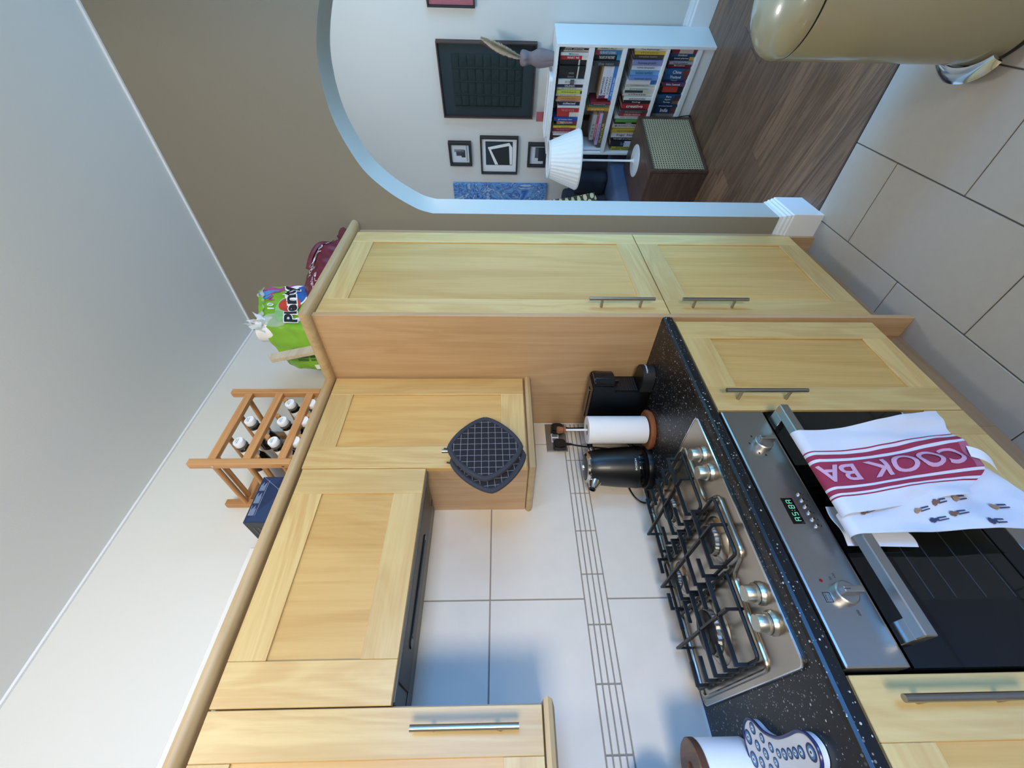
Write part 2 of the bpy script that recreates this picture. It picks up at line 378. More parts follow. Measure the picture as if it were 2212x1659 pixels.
# arch wall
half = [(-.78, 0), (-.78, 1.75), (-.766, 1.802), (-.743, 1.847), (-.704, 1.908), (-.655, 1.966), (-.603, 2.012), (-.534, 2.048), (-.459, 2.076), (-.395, 2.089), (-.33, 2.093)]
ar = [Vector((p[0], 0, p[1])) for p in half[1:]]; ar = curve(ar, 3)
left = [(-.78, 0)] + [(p.x, p.z) for p in ar]; right = [(-.66-a, b) for a, b in left[::-1]][1:]
outl = [(XW, 0), (XW, ZC), (2.6, ZC), (2.6, 0)] + (left+right)[::-1]
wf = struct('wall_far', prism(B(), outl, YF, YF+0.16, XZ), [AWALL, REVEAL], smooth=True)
for p_ in wf.data.polygons:              # light on the reveal put into its colour; living-room side shares it
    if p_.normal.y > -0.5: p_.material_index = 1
struct('wall_right', prism(B(), [(-2.7, 0), (-2.7, ZC), (YF, ZC), (YF, 0), (1.45, 0), (1.45, 2.3), (-.35, 2.3), (-.35, 0)], 2.40, 2.55, YZ), WALL)
wr2 = struct('wall_right', bx(2.40, 2.55, -.35, 1.45, 0, .92), WALL)
wn = struct('window_1', bx(2.40, 2.47, -.35, 1.45, .92, .96), WHITE)
for a, b, c, d in ((-.35, -.30, .96, 2.3), (1.40, 1.45, .96, 2.3), (.52, .57, .96, 2.3), (-.35, 1.45, 2.25, 2.3)): obj('window_frame', bx(2.42, 2.47, a, b, c, d, .004), WHITE, wn)
obj('pane', bx(2.44, 2.445, -.30, 1.40, .96, 2.25), tinted_glass('clear_glass', (1, 1, 1, 1)), wn)
fill_frame = struct('fill_light_frame', bx(2.37, 2.40, -2.40, -.70, .88, .92), WHITE)  # added frame round the rear fill light; the wall behind is solid
for a, b, c, d in ((-2.40, -2.35, .92, 2.32), (-.75, -.70, .92, 2.32), (-2.35, -.75, 2.27, 2.32)): obj('window_frame', bx(2.37, 2.40, a, b, c, d, .004), WHITE, fill_frame)
struct('wall_back', bx(-1.6, 2.6, -2.8, -2.7, 0, ZC), WALL)
# thin bead where ceiling meets walls
struct('trim_2', bx(XW, XW+.008, -2.7, YF, ZC-.008, ZC), WHITE); struct('trim_3', bx(XW, 2.4, YF-.008, YF, ZC-.008, ZC), WHITE)
# skirting round the left jamb of the arch
sk = [(0.0, 0), (-0.02, 0), (-0.02, .135), (-0.016, .14), (-0.016, .148), (-0.011, .156), (-0.011, .165), (-0.006, .172), (-0.004, .185), (0, .185)]
struct('baseboard_far', sweep(B(), [(-.90, YF), (-.78, YF), (-.78, YF+.16), (-1.0, YF+.16)], sk), WHITE, smooth=False)
# living room shell
struct('wall_far', bx(-3.2, 2.3, .275, .40, 0, ZC), LWALL, fr=LIV)
struct('wall_left', bx(-3.3, -2.3, -1.9, .4, 0, ZC), LWALL, fr=LIV)
struct('ceiling', bx(-3.2, 2.4, -2.4, .4, ZC+.001, ZC+.09), CEIL, fr=LIV)
lr = struct('wall_right', bx(1.95, 2.1, -2.4, -1.75, 0, ZC), LWALL, fr=LIV)
struct('wall_right', bx(1.95, 2.1, -.05, .4, 0, ZC), LWALL, fr=LIV); struct('wall_right', bx(1.95, 2.1, -1.75, -.05, 0, .6), LWALL, fr=LIV); struct('wall_right', bx(1.95, 2.1, -1.75, -.05, 2.3, ZC), LWALL, fr=LIV)
w2 = struct('window_2', bx(1.93, 2.1, -1.8, 0, .58, .61), WHITE, fr=LIV)
for a, b in ((-1.75, -1.69), (-.93, -.87), (-.11, -.05)): obj('window_frame', bx(2.0, 2.05, a, b, .61, 2.3, .004), WHITE, w2)
obj('pane', bx(2.02, 2.025, -1.69, -.11, .61, 2.3), MATS['clear_glass'], w2)
sk2 = [(0, 0), (.018, 0), (.018, .13), (.012, .142), (.012, .15), (.007, .165), (.004, .18), (0, .18)]
struct('baseboard_back', sweep(B(), [(1.95, .275), (-2.3, .275)], sk2), WHITE, fr=LIV)
# splashback tiles: parts of the left wall
obj('grout', bx(XW, -1.4235, -.95, 1.149, .893, 1.80), GROUT, wl)
def wtile(y0, y1, z0, z1, name='tile'):
    obj(name, bx(-1.4245, -1.42, max(y0, -.9)+.002, min(y1, 1.147)-.002, z0+.002, z1-.002, .001), TILE, wl)
ty = [1.64, 1.039, .4315, -.172, -.776, -1.38]
for a, b in zip(ty[1:], ty):
    for z0, z1 in ((.893, 1.1075), (1.1805, 1.483), (1.483, 1.79)): wtile(a, b, z0, z1)
for i in range(-13, 2):
    y0 = .958+.15*i
    for k in range(4): wtile(y0, y0+.15, 1.1075+.01825*k, 1.1075+.01825*(k+1), 'mosaic_tile') if y0 > -.95 else None
struct('trim_4', bx(-1.4199, -1.4165, -.55, 1.1485, .8931, .8965), WHITE); struct('trim_5', bx(-1.4199, -1.4165, 1.1450, 1.1488, .897, 1.331), WHITE)
# ------------------------------------------------------------------ cabinets
def bar_handle(door, y, z0, z1, x, r=.0065):
    h = obj('handle', tube(B(), [(x+.034, y, z0), (x+.034, y, z1)], r, 14), NICK, door, True, label='brushed steel bar handle')
    return h
def shaker(root, y0, y1, z0, z1, x, fw=.088, rail=None, handle=None, horizontal=False, name='door'):
    """shaker door facing +x at plane x: the sunk panel is the door mesh, stiles and rails lie on it"""
    rail = rail or fw
    d = obj(name, bx(x-.02, x-.006, y0, y1, z0, z1), WPV, root)
    for a, b in ((y0, y0+fw), (y1-fw, y1)): obj('stile', bx(x-.006, x, a, b, z0, z1, .0012), WV, d)
    for a, b in ((z0, z0+rail), (z1-rail, z1)): obj('rail', bx(x-.006, x-.0002, y0+fw+.0004, y1-fw-.0004, a, b, .0008), WY, d)
    if handle:
        hy, h0, h1 = handle; L = h1-h0
        bm = tube(B(), [(x+.035, hy, h0), (x+.035, hy, h1)], .0062, 14)
        for zz in (h0+L*.2, h1-L*.2): cyl(bm, (x-.0005, hy, zz), (x+.034, hy, zz), .0048, n=10)
        obj('handle', bm, NICK, d, True, label='brushed steel bar handle')
    return d
XD = -.845
tall = thing('tall_cabinet', (-1.13, 1.487, 0), 'full-height beech larder cabinet with two doors, beside the archway', 'cabinet')
obj('side_panel', bx(-1.419, -.84, 1.149, 1.168, 0, 2.085, .001), WS, tall)
obj('body', bx(-1.419, -.867, 1.170, 1.786, .15, 2.08), WS, tall)
obj('filler_strip', bx(-1.2, -.858, 1.787, YF-.001, .0, 2.085), WS, tall)
obj('plinth', bx(-.935, -.92, 1.169, 1.80, 0.001, .148), WSY, tall)
shaker(tall, 1.171, 1.775, .858, 2.082, XD, handle=(1.212, .91, 1.14))
shaker(tall, 1.171, 1.775, .137, .854, XD, handle=(1.212, .578, .812))
base_r = thing('base_cabinet', (-1.13, .93, 0), 'pale beech base cabinet between the oven and the tall cabinet', 'cabinet')
obj('body', bx(-1.40, -.867, .732, 1.147, .15, .854), WS, base_r)
obj('plinth', bx(-.935, -.92, .732, 1.148, 0.001, .148), WSY, base_r)
shaker(base_r, .731, 1.130, .164, .853, XD, handle=(.772, .60, .828))
base_l = thing('base_cabinet', (-1.13, -.2, 0), 'pale beech base cabinet left of the oven, under the worktop end', 'cabinet')
obj('body', bx(-1.40, -.867, -.60, .13, .15, .854), WS, base_l); obj('plinth', bx(-.935, -.92, -.60, .13, 0.001, .148), WSY, base_l)
shaker(base_l, -.468, .129, .164, .853, XD, handle=(.092, .575, .805))
ov_c = thing('oven_housing', (-1.13, .43, 0), 'beech housing unit with a low false drawer front beneath the oven', 'cabinet')
obj('plinth', bx(-.935, -.92, .132, .731, 0.001, .148), WSY, ov_c)
df = obj('drawer_front', bx(XD-.02, XD-.006, .132, .728, .164, .276), WPV, ov_c)
for a, b in ((.132, .22), (.646, .728)): obj('stile', bx(XD-.006, XD, a, b, .164, .276, .001), WV, df)
obj('rail', bx(XD-.006, XD-.0003, .2204, .6456, .164, .276, .001), WY, df)
obj('body', bx(-1.40, -.94, .133, .730, .15, .27), WS, ov_c)
# wall units
XU = -1.13
nar = thing('wall_cabinet', (-1.27, .94, 1.36), 'narrow beech wall cabinet with pot holders hanging from its handle', 'cabinet')
obj('body', bx(-1.419, XU-.022, .742, 1.148, 1.36, 2.07), WS, nar)
shaker(nar, .737, 1.141, 1.365, 2.079, XU, fw=.084, handle=(.775, 1.415, 1.637))
hoodc = thing('wall_cabinet', (-1.27, .435, 1.69), 'short beech wall cabinet with a wide door above the extractor hood', 'cabinet')
obj('body', bx(-1.419, XU-.022, .138, .740, 1.735, 2.07), WS, hoodc)
shaker(hoodc, .135, .734, 1.687, 2.074, XU, fw=.086)
lef = thing('wall_cabinet', (-1.27, -.16, 1.36), 'beech wall cabinet left of the extractor hood, cut off by the frame', 'cabinet')
obj('body', bx(-1.419, XU-.022, -.47, .136, 1.36, 2.07), WS, lef)
shaker(lef, -.465, .132, 1.36, 2.074, XU, fw=.084, handle=(.093, 1.412, 1.635))
obj('handle_rosette', cyl(B(), (XU, .093, 1.45), (XU+.004, .093, 1.45), .006, n=10), NICK, lef)
# cornice and pelmets: rounded mouldings
cp = [(-.03, 2.086), (.0, 2.084), (.014, 2.086), (.022, 2.094), (.024, 2.103), (.02, 2.112), (.01, 2.117), (-.03, 2.117)]
co = sweep(B(), [(-.835, YF-.004), (-.835, 1.140), (-1.135, 1.140), (-1.135, -.47)], cp)
tag(obj('cornice', co, WC, None, True), 'rounded beech cornice running along the tops of the wall and tall cabinets', 'moulding')
pp = [(-.016, 1.334), (.0, 1.332), (.013, 1.337), (.018, 1.3465), (.013, 1.356), (.0, 1.360), (-.016, 1.359)]
tag(obj('pelmet', sweep(B(), [(-1.143, 1.147), (-1.143, .750), (-1.418, .750)], pp), WC, None, True), 'rounded beech pelmet under the narrow wall cabinet', 'moulding')
tag(obj('pelmet', sweep(B(), [(-1.418, .128), (-1.143, .128), (-1.143, -.47)], pp), WC, None, True), 'rounded beech pelmet under the left wall cabinet, above the white pot', 'moulding')
# extractor hood
hd = thing('extractor_hood', (-1.27, .435, 1.69), 'grey built-in extractor hood under the short wall cabinet above the hob', 'extractor hood')
obj('body', bx(-1.418, XU-.021, .142, .737, 1.692, 1.733, .002), GREY, hd)
obj('filter_panel', bx(-1.33, -1.18, .185, .70, 1.687, 1.692, .001), DGREY, hd)
lamp_poly = [(-1.262+.016*math.cos(a), .30-.016+.016*math.sin(a)) for a in [PI+PI*i/8 for i in range(9)]] + [(-1.262+.016*math.cos(a), .56+.016*math.sin(a)) for a in [PI*i/8 for i in range(9)]]
obj('light_slot', prism(B(), lamp_poly, 1.683, 1.687, XY), BLACK, hd)
lamp2 = [(-1.262+.009*math.cos(a), .31-.01+.009*math.sin(a)) for a in [PI+PI*i/6 for i in range(7)]] + [(-1.262+.009*math.cos(a), .55+.009*math.sin(a)) for a in [PI*i/6 for i in range(7)]]
obj('lamp_lens', prism(B(), lamp2, 1.681, 1.683, XY), DGREY, hd)
obj('front_lip', bx(-1.162, XU-.021, .142, .737, 1.684, 1.692, .001), GREY, hd)
obj('panel_seam', bx(-1.335, -1.332, .142, .737, 1.6905, 1.692), BLACKM, hd)
tag(obj('duct_cover', bx(-1.40, -1.28, -.40, .55, 2.075, 2.225, .003), mat('white_card', '#e2e0da', 0.8)), 'white boxed duct lying on top of the cabinets against the wall', 'duct')
# worktop
wt_prof = [(-1.419, .857), (-.848, .857), (-.842, .860), (-.840, .866), (-.840, .884), (-.843, .890), (-.850, .893), (-1.419, .893)]
bm = prism(B(), wt_prof, -.60, 1.1485, XZ)
tag(obj('worktop', bm, SPECK), 'black speckled laminate worktop running along the left wall', 'worktop')
# ------------------------------------------------------------------ oven
ov = thing('oven', (-1.1, .431, .343), 'built-in steel and black glass oven with two tea towels on its handle', 'oven')
obj('cavity', bx(-1.36, -.90, .16, .70, .345, .73), mat('oven_enamel', '#17181a', 0.4), ov)
obj('control_panel', bx(-.88, -.842, .137, .724, .736, .853, .005, 2), STEEL, ov)
dr = obj('door', bx(-.872, -.852, .137, .724, .345, .729, .002), BLACK, ov, label='black glass drop-down oven door')
for a, b, c, d in ((.137, .246, .345, .729), (.615, .724, .345, .729), (.246, .615, .638, .729), (.246, .615, .345, .395)): obj('glass_border', bx(-.852, -.846, a, b, c, d), GLOSSK, dr)
obj('pane', bx(-.851, -.848, .246, .615, .395, .638), mat('dark_window', '#12130f', 0.05), dr)
for z in (.440, .500, .560, .606):
    obj('shelf_line', bx(-.8485, -.8475, .25, .61, z, z+.0025), mat('rack_wire', '#5a5f66', 0.3, 0.8), dr)  # shelf wires inside the oven, drawn as lines on the pane
obj('lower_trim', bx(-.87, -.847, .137, .724, .279, .343, .002), STEEL, ov)
bm = bx(-.812, -.786, .172, .70, .704, .727, .002)
hn = obj('handle', bm, STEEL, dr, label='square brushed steel bar handle')
for a, b in ((.172, .207), (.665, .70)): obj('handle_post', bx(-.853, -.81, a, b, .706, .727, .001), STEEL, dr)
def oven_knob(y):
    k = obj('knob', lathe(B(), [(0, 0), (.0225, 0), (.0215, .014), (.019, .016), (0, .016)], (-.8425, y, .787), (1, 0, 0), 28), STEEL, ov, True)
    bm = B(); box(bm, -.8425+.012, -.8425+.034, y-.0065, y+.0065, .787-.019, .787+.019, .003, 2)
    obj('grip', bm, STEEL, k); obj('pointer', bx(-.8088, -.8082, y-.0006, y+.0006, .787+.006, .787+.018), INK, k)
    return k
oven_knob(.257); oven_knob(.612)
ck = obj('clock_display', bx(-.846, -.8415, .400, .463, .785, .813, .0008), GLOSSK, ov)
SEG = mat('green_digits', '#1b3a33', 0.4, emit=('#7fe0c4', 0.9))
segs = {'8': 'abcdefg', '5': 'acdfg', 'A': 'abcefg'}
for ch, yc in (('A', .411), ('5', .4235), ('8', .4405), ('A', .453)):
    bm = B(); w, h, t = .0035, .006, .0010; zc = .797
    P = {'a': (0, h, w, t), 'g': (0, 0, w, t), 'd': (0, -h, w, t), 'f': (-w, h/2, t, h/2), 'b': (w, h/2, t, h/2), 'e': (-w, -h/2, t, h/2), 'c': (w, -h/2, t, h/2)}
    for s in segs[ch]:
        a, b_, hw, hh = P[s]; hw = max(hw, .0007)*(.9 if hw > .002 else .7); hh = max(hh, .0007)*(.85 if hh > .002 else .7)
        box(bm, -.8416, -.8411, yc+a-hw, yc+a+hw, zc+b_-hh, zc+b_+hh)
    obj('digit', bm, SEG, ck)
bm = B(); box(bm, -.8416, -.8411, .4315, .4327, .799, .8004); box(bm, -.8416, -.8411, .4315, .4327, .793, .7944); obj('colon', bm, SEG, ck)
for i in range(6):
    y = .4715-.0153*i
    obj('button', lathe(B(), [(0, 0), (.0042, 0), (.0042, .004), (.003, .0055), (0, .0058)], (-.8425, y, .764), (1, 0, 0), 14), CHROME, ov, True)
    obj('icon', bx(-.8421, -.8417, y-.0018, y+.0018, .7525, .7545), INK, ov)
obj('indicator_lamp', lathe(B(), [(0, 0), (.0035, 0), (.003, .0015), (0, .002)], (-.8425, .283, .817), (1, 0, 0), 14), mat('red_lens', '#7a1218', 0.25), ov, True)
sq = B()
for a, b, c, d in ((.243, .261, .8265, .8275), (.243, .261, .813, .814), (.243, .244, .813, .8275), (.260, .261, .813, .8275), (.247, .257, .823, .8236), (.247, .257, .8165, .817)): box(sq, -.842, -.8415, a, b, c, d)
obj('icon', sq, INK, ov)
text('50', ov, INK, (-.8416, .287, .796), (0, 1, 0), (0, 0, 1), .006, .0045); text('100', ov, INK, (-.8416, .292, .786), (0, 1, 0), (0, 0, 1), .009, .0045); text('250', ov, INK, (-.8416, .224, .777), (0, 1, 0), (0, 0, 1), .010, .005)
for dy, dz in ((-.032, .004), (-.026, .018), (.004, .030), (.026, .016)): obj('icon', bx(-.842, -.8415, .612+dy-.0025, .612+dy+.0025, .787+dz-.0018, .787+dz+.0018), INK, ov)
# ------------------------------------------------------------------ tea towels over the oven handle
RED = '#97304c'; ST = [(.285, .300, RED), (.335, .39, RED), (.425, .715, RED), (.745, .79, RED), (.815, .83, RED)]
T1M = uv_stripes('striped_towel_cloth', '#d5dae6', ST); T2M = mat('white_towel_cloth', '#d5dae6', 0.9, bump=0.25, bscale=900)
def lerp(a, b, t): return a+(b-a)*t
def smooth(t): t = max(0, min(1, t)); return t*t*(3-2*t)
def drape(v, xf, zt, zb):
    """v<0.12 rolls over the bar, then hangs"""
    if v < .12:
        a = PI*0.62*(1-v/.12); r = .016
        return xf-r+r*math.cos(a), zt-r+r*math.sin(a)
    return xf, lerp(zt-.016, zb, (v-.12)/.88)
def T1(u, v, off=0.0):
    y = lerp(lerp(.606, .388, u), lerp(.652, .430, u), smooth(v)) - .016*math.sin(v*PI)*(1-u)
    zb = .365+.012*u+.07*smooth((u-.72)/.28)
    x, z = drape(v, -.770+off, .7445+.75*off, zb)
    w = smooth((v-.1)/.5)
    x += w*(.006*math.sin(u*9+v*3)+.004*math.sin(u*21-v*7)+.003*noise.noise(Vector((u*9, v*9, 1))))+.012*w*w*(1-u)
    return (x, y, z)
def T2(u, v, off=0.0):
    y = lerp(lerp(.40, .351, u), lerp(.575, .357, u), smooth(v*1.15))
    zb = lerp(.40, .315, smooth(u*1.6))
    x, z = drape(v, -.782+off, .7425+.75*off, zb)
    w = smooth((v-.1)/.5)
    x += w*(.005*math.sin(u*11+v*5)+.004*math.sin(u*5-v*14)+.003*noise.noise(Vector((u*8, v*10, 5))))
    return (x, y, z)
tw1 = thing('tea_towel', (-.78, .50, .36), 'white tea towel with a red lettered stripe hanging on the oven handle', 'towel')
obj('cloth', surf(B(), T1, 60, 70, .002), T1M, tw1, True)
L1, L0 = .985, -.045
def t1text(a, b):      # a along reading direction (upwards), b letter up (towards u=1 side)
    v = .49-a; u = .57+b
    p = Vector(T1(u, max(0.0, v))); q = Vector(T1(u, max(0.0, v)+.01)); r = Vector(T1(u+.01, max(0.0, v)))
    n = (r-p).cross(q-p).normalized(); n = n if n.x > 0 or n.z > 0 else -n
    return p + n*.0022
text('COOK BA', tw1, mat('pale_pink_print', '#cba0bb', 0.9), (0, 0, 0), (0, 0, 1), (0, -1, 0), .88, .205, 'lettering', t1text, bold=.018)
obj('hem', surf(B(), lambda u, v: T1(.425+.29*u, .955+.045*v, .0012), 20, 3, .001), mat('pink_hem', '#a8607a', 0.9), tw1, True)
tg = surf(B(), lambda u, v: (-.757+.008*math.sin(v*3)-.012*v, .545-.030*u-.03*v, .378-.045*v+.012*u), 4, 8, .0006); obj('care_label', tg, PAPER, tw1, True)
tw2 = thing('tea_towel', (-.79, .42, .31), 'white tea towel printed with tiny figures, half under the red striped one', 'towel')
obj('cloth', surf(B(), T2, 44, 70, .002), T2M, tw2, True)
obj('back_flap', surf(B(), lambda u, v: (-.822-.004*math.sin(u*7)-.01*v, lerp(.43, .344, u), lerp(.735, .588+.01*math.sin(u*5), v)), 12, 14, .002), T2M, tw2, True)
FIG = [mat('figure_brown', '#7b5a4b', 0.9), mat('figure_navy', '#39415f', 0.9), mat('figure_tan', '#a58468', 0.9)]
def t2pt(y, z):
    best = None
    for i in range(31):
        for j in range(41):
            p = T2(i/30, j/40)
            d = (p[1]-y)**2+(p[2]-z)**2
            if best is None or d < best[0]: best = (d, i/30, j/40)
    return best[1], best[2]
for k, (y, z) in enumerate([(.395, .695), (.401, .575), (.378, .545), (.394, .50), (.425, .47), (.372, .445), (.415, .52), (.405, .40)]):
    u0, v0 = t2pt(y, z)
    def on(du, dv):
        p = Vector(T2(min(1, max(0, u0+du)), min(1, max(0, v0+dv)))); return p+Vector((.0028, 0, .0))
    s = 1.0
    bm = B()
    cells = [(-.012, .012, -.035, .004), (-.02, .02, -.028, -.014), (-.014, -.004, .0, .04), (.006, .014, -.004, .045)]
    for q, (a, b, c, d) in enumerate(cells):
        vs = [bm.verts.new(on(a*2, c)), bm.verts.new(on(b*2, c)), bm.verts.new(on(b*1.6, d)), bm.verts.new(on(a*1.6, d))]
        f = bm.faces.new(vs); f.material_index = 0 if q < 2 else 1
    obj('printed_figure', bm, [FIG[(k*2) % 3], FIG[1]], tw2)
# ------------------------------------------------------------------ hob
hb = thing('gas_hob', (-1.138, .444, .893), 'four-burner steel gas hob with black cast-iron pan supports set in the worktop', 'hob')
def rrect(x0, x1, y0, y1, r, n=5):
    P = []
    for cx, cy, a in ((x1-r, y1-r, 0), (x0+r, y1-r, PI/2), (x0+r, y0+r, PI), (x1-r, y0+r, 3*PI/2)):
        P += [(cx+r*math.cos(a+PI/2*i/n), cy+r*math.sin(a+PI/2*i/n)) for i in range(n+1)]
    return P
bm = prism(B(), rrect(-1.392, -.882, .148, .741, .016), .8932, .8985, XY)
obj('plate', bm, HOBST, hb, True)
obj('plate_rim', tube(B(), [(a, b, .8975) for a, b in rrect(-1.391, -.883, .149, .740, .016)]+[(-.883, .725, .8975)], .0024, 6), CHROME, hb, True)
basin = [(-1.375, .166), (-1.002, .166), (-1.002, .350), (-.930, .372), (-.930, .520), (-1.002, .540), (-1.002, .724), (-1.375, .724)]
def rounded(P, r=.018, n=4):
    out = []; N = len(P)
    for i in range(N):
        p = Vector(P[i]); a = (Vector(P[i-1])-p).normalized(); b = (Vector(P[(i+1) % N])-p).normalized()
        A, C = p+a*r, p+b*r
        for k in range(n+1):
            t = k/n; out.append((1-t)**2*A+2*t*(1-t)*p+t*t*C)
    return [(q.x, q.y) for q in out]
bs = rounded(basin); obj('basin_lip', tube(B(), [(a, b, .900) for a, b in bs]+[(bs[0][0], bs[0][1], .900)], .0045, 8, False), HOBST, hb, True)
ALU = mat('burner_alloy', '#b9b7b2', 0.4, 0.9, var=.2, vscale=40); ENAM = mat('burner_enamel', '#1a1b1e', 0.5, var=.3, vscale=30)
def burner(x, y, r):
    c = (x, y, .8985)
    p = obj('burner', lathe(B(), [(r+.022, 0), (r+.014, .007), (r+.004, .010), (r+.002, .004), (0, .004)], c, n=36), HOBST, hb, True)
    obj('crown', lathe(B(), [(r-.001, .004), (r+.001, .012), (r, .020), (r-.004, .0215), (0, .0215)], c, n=48, fr=lambda t, h: 1-.05*(int(t*48) % 2) if .006 < h < .0205 else 1), ALU, p)
    obj('cap', lathe(B(), [(r-.005, .0215), (r-.002, .023), (r-.002, .0265), (r-.006, .029), (0, .0295)], c, n=36), ENAM, p, True)
    return p
burner(-1.187, .278, .052)
obj('cap_groove', lathe(B(), [(.024, .0285), (.024, .0300), (.026, .0305), (.028, .0300), (.028, .0285)], (-1.187, .278, .8985), n=32), IRON, hb, True)
burner(-1.195, .62, .036); burner(-1.02, .445, .036); burner(-1.30, .448, .026)
ZT, ZB = .944, .902
def bar(bm, p, q, w=.0055, h=.010, legs=True):
    p, q = Vector(p), Vector(q); d = (q-p).normalized(); s = Vector((-d.y, d.x))*w/2
    def slab(A, C, z0, z1):
        vs = [bm.verts.new((v.x, v.y, z)) for z in (z0, z1) for v in (A-s, A+s, C+s, C-s)]
        for f in ((0, 1, 2, 3), (7, 6, 5, 4), (0, 4, 5, 1), (1, 5, 6, 2), (2, 6, 7, 3), (3, 7, 4, 0)): bm.faces.new([vs[i] for i in f])
    slab(p, q, ZT-h, ZT)
    if legs:
        for e, k in ((p, 1), (q, -1)): slab(e, e+d*k*.007, ZB, ZT-h)
def grate(y0, y1, xf, xb, cx, cy, mids, full):
    g = obj('pan_support', bar_b(y0, y1, xf, xb, cy), IRON, hb)
    fr_ = rounded([(xb, y0+.004), (xf, y0+.004), (xf, y1-.004), (xb, y1-.004)], .012, 3)
    obj('frame', tube(B(), [(a, b, .911) for a, b in fr_]+[(fr_[0][0], fr_[0][1], .911)], .0042, 6), IRON, g)
    for x in full:
        b2 = B(); bar(b2, (x, y0), (x, y1)); obj('bar', b2, IRON, g)
    for x in mids:
        for s in (0, 1):
            b2 = B(); ye = y0 if s == 0 else y1; L = min(.055, abs(ye-cy)-.03)
            P, Q = Vector((x, ye)), Vector((x, ye+(L if s == 0 else -L)))
            bar(b2, P, Q, legs=False); d = (Q-P).normalized(); box(b2, x-.00275, x+.00275, min(ye, ye+d.y*.007), max(ye, ye+d.y*.007), ZB, ZT-.01); obj('finger', b2, IRON, g)
    return g
def bar_b(y0, y1, xf, xb, cy):
    bm = B(); bar(bm, (xb, cy), (xf, cy)); return bm
grate(.180, .366, -1.008, -1.372, -1.187, .281, (-1.115, -1.235, -1.30), (-1.056, -1.176))
grate(.528, .714, -1.010, -1.372, -1.195, .619, (-1.113, -1.238, -1.30), (-1.052, -1.172))
grate(.371, .523, -.937, -1.372, -1.15, .447, (-1.071, -1.191, -1.245, -1.335), (-1.013, -1.131))
for y in (.641, .584, .287, .231):
    k = obj('knob', lathe(B(), [(.024, 0), (.024, .004), (.021, .008), (.021, .014), (.0175, .016), (.017, .034), (.0155, .036), (0, .0362)], (-.926, y, .8985), n=32), KNOB, hb, True)
    obj('groove', lathe(B(), [(.0212, .0095), (.0216, .0105), (.0212, .0115)], (-.926, y, .8985), n=32), INK, k, True)
# ------------------------------------------------------------------ things on the worktop
ZW = .893
# kitchen roll
rc = (-1.213, .952)
kh = thing('kitchen_roll_holder', (rc[0], rc[1], ZW), 'round wooden kitchen roll holder with a white rod and wooden knob', 'holder')
obj('base', lathe(B(), [(0, 0), (.072, 0), (.075, .006), (.075, .013), (.068, .017), (.062, .0145), (0, .0145)], (*rc, ZW), n=40), WT, kh, True)
obj('rod', cyl(B(), (*rc, ZW+.0145), (*rc, 1.212), .0042, n=10), WHITEP, kh, True)
obj('knob', lathe(B(), [(.006, 0), (.0125, .001), (.013, .007), (.0095, .009), (.0115, .011), (.0135, .03), (.011, .033), (0, .0335)], (*rc, 1.207), n=20), WT, kh, True)
kr = thing('kitchen_roll', (rc[0], rc[1], ZW+.0175), 'roll of white kitchen paper standing on the wooden holder', 'kitchen roll')
obj('paper', lathe(B(), [(.021, 0), (.0505, 0), (.0515, .004), (.0515, .214), (.0505, .218), (.021, .218), (.021, 0)], (*rc, ZW+.0175), n=48), PAPER, kr, True)
obj('core', lathe(B(), [(.0185, .001), (.0208, .001), (.0208, .2165), (.0185, .2165), (.0185, .001)], (*rc, ZW+.0175), n=28), mat('cardboard', '#a08d78', 0.9), kr, True)
# kettle
kc = Vector((-1.325, .862, ZW)); hd_ = Vector((.30, .95, 0)).normalized(); sd = Vector((-.12, -.99, 0)).normalized()
kt = thing('kettle', kc, 'black electric kettle with a chrome spout beside the hob', 'kettle')
KB = mat('kettle_black', '#08090b', 0.36, coat=.1)
obj('base', lathe(B(), [(0, 0), (.082, 0), (.083, .008), (.08, .02), (.076, .022), (0, .022)], kc, n=44), BLACK, kt, True)
bd = obj('body', lathe(B(), [(0, .023), (.074, .023), (.0775, .030), (.0775, .055), (.0765, .075), (.073, .13), (.067, .19), (.060, .222), (.056, .230), (0, .230)], kc, n=48), KB, kt, True)
obj('band', lathe(B(), [(.0780, .034), (.0786, .036), (.0786, .052), (.0780, .054)], kc, n=48), GLOSSK, bd, True)
obj('lid_ring', lathe(B(), [(.0585, .224), (.0595, .229), (.055, .236), (.049, .238), (.049, .230)], kc, n=40), CHROME, kt, True)
ld = obj('lid', lathe(B(), [(.0488, .231), (.046, .239), (.030, .243), (0, .244)], kc, n=36), BLACK, kt, True)
obj('lid_knob', lathe(B(), [(.012, 0), (.011, .006), (0, .0075)], kc+Vector((0, 0, .243)), n=18), CHROME, ld, True)
sp0 = kc+sd*.048+Vector((0, 0, .206)); obj('spout', lathe(B(), [(.027, -.004), (.024, .012), (.0135, .040), (.011, .041), (.0105, .036), (.018, .0)], sp0, (sd+Vector((0, 0, .42))).normalized(), 26), CHROME, kt, True)
obj('spout_tip', lathe(B(), [(.0122, .038), (.0122, .046), (.009, .047), (.008, .040)], sp0, (sd+Vector((0, 0, .42))).normalized(), 20), BLACK, kt, True)
hp = [kc+hd_*a+Vector((0, 0, z)) for a, z in ((.062, .204), (.088, .212), (.105, .200), (.108, .17), (.106, .12), (.104, .075), (.097, .056), (.078, .05))]
obj('handle', tube(B(), curve(hp, 5), .0105, 12), BLACK, kt, True)
obj('handle_joint', cyl(B(), kc+hd_*.058+Vector((0, 0, .203)), kc+hd_*.074+Vector((0, 0, .2085)), .0125, n=16), CHROME, kt, True)
obj('handle_joint', cyl(B(), kc+hd_*.073+Vector((0, 0, .052)), kc+hd_*.083+Vector((0, 0, .052)), .0115, n=16), CHROME, kt, True)
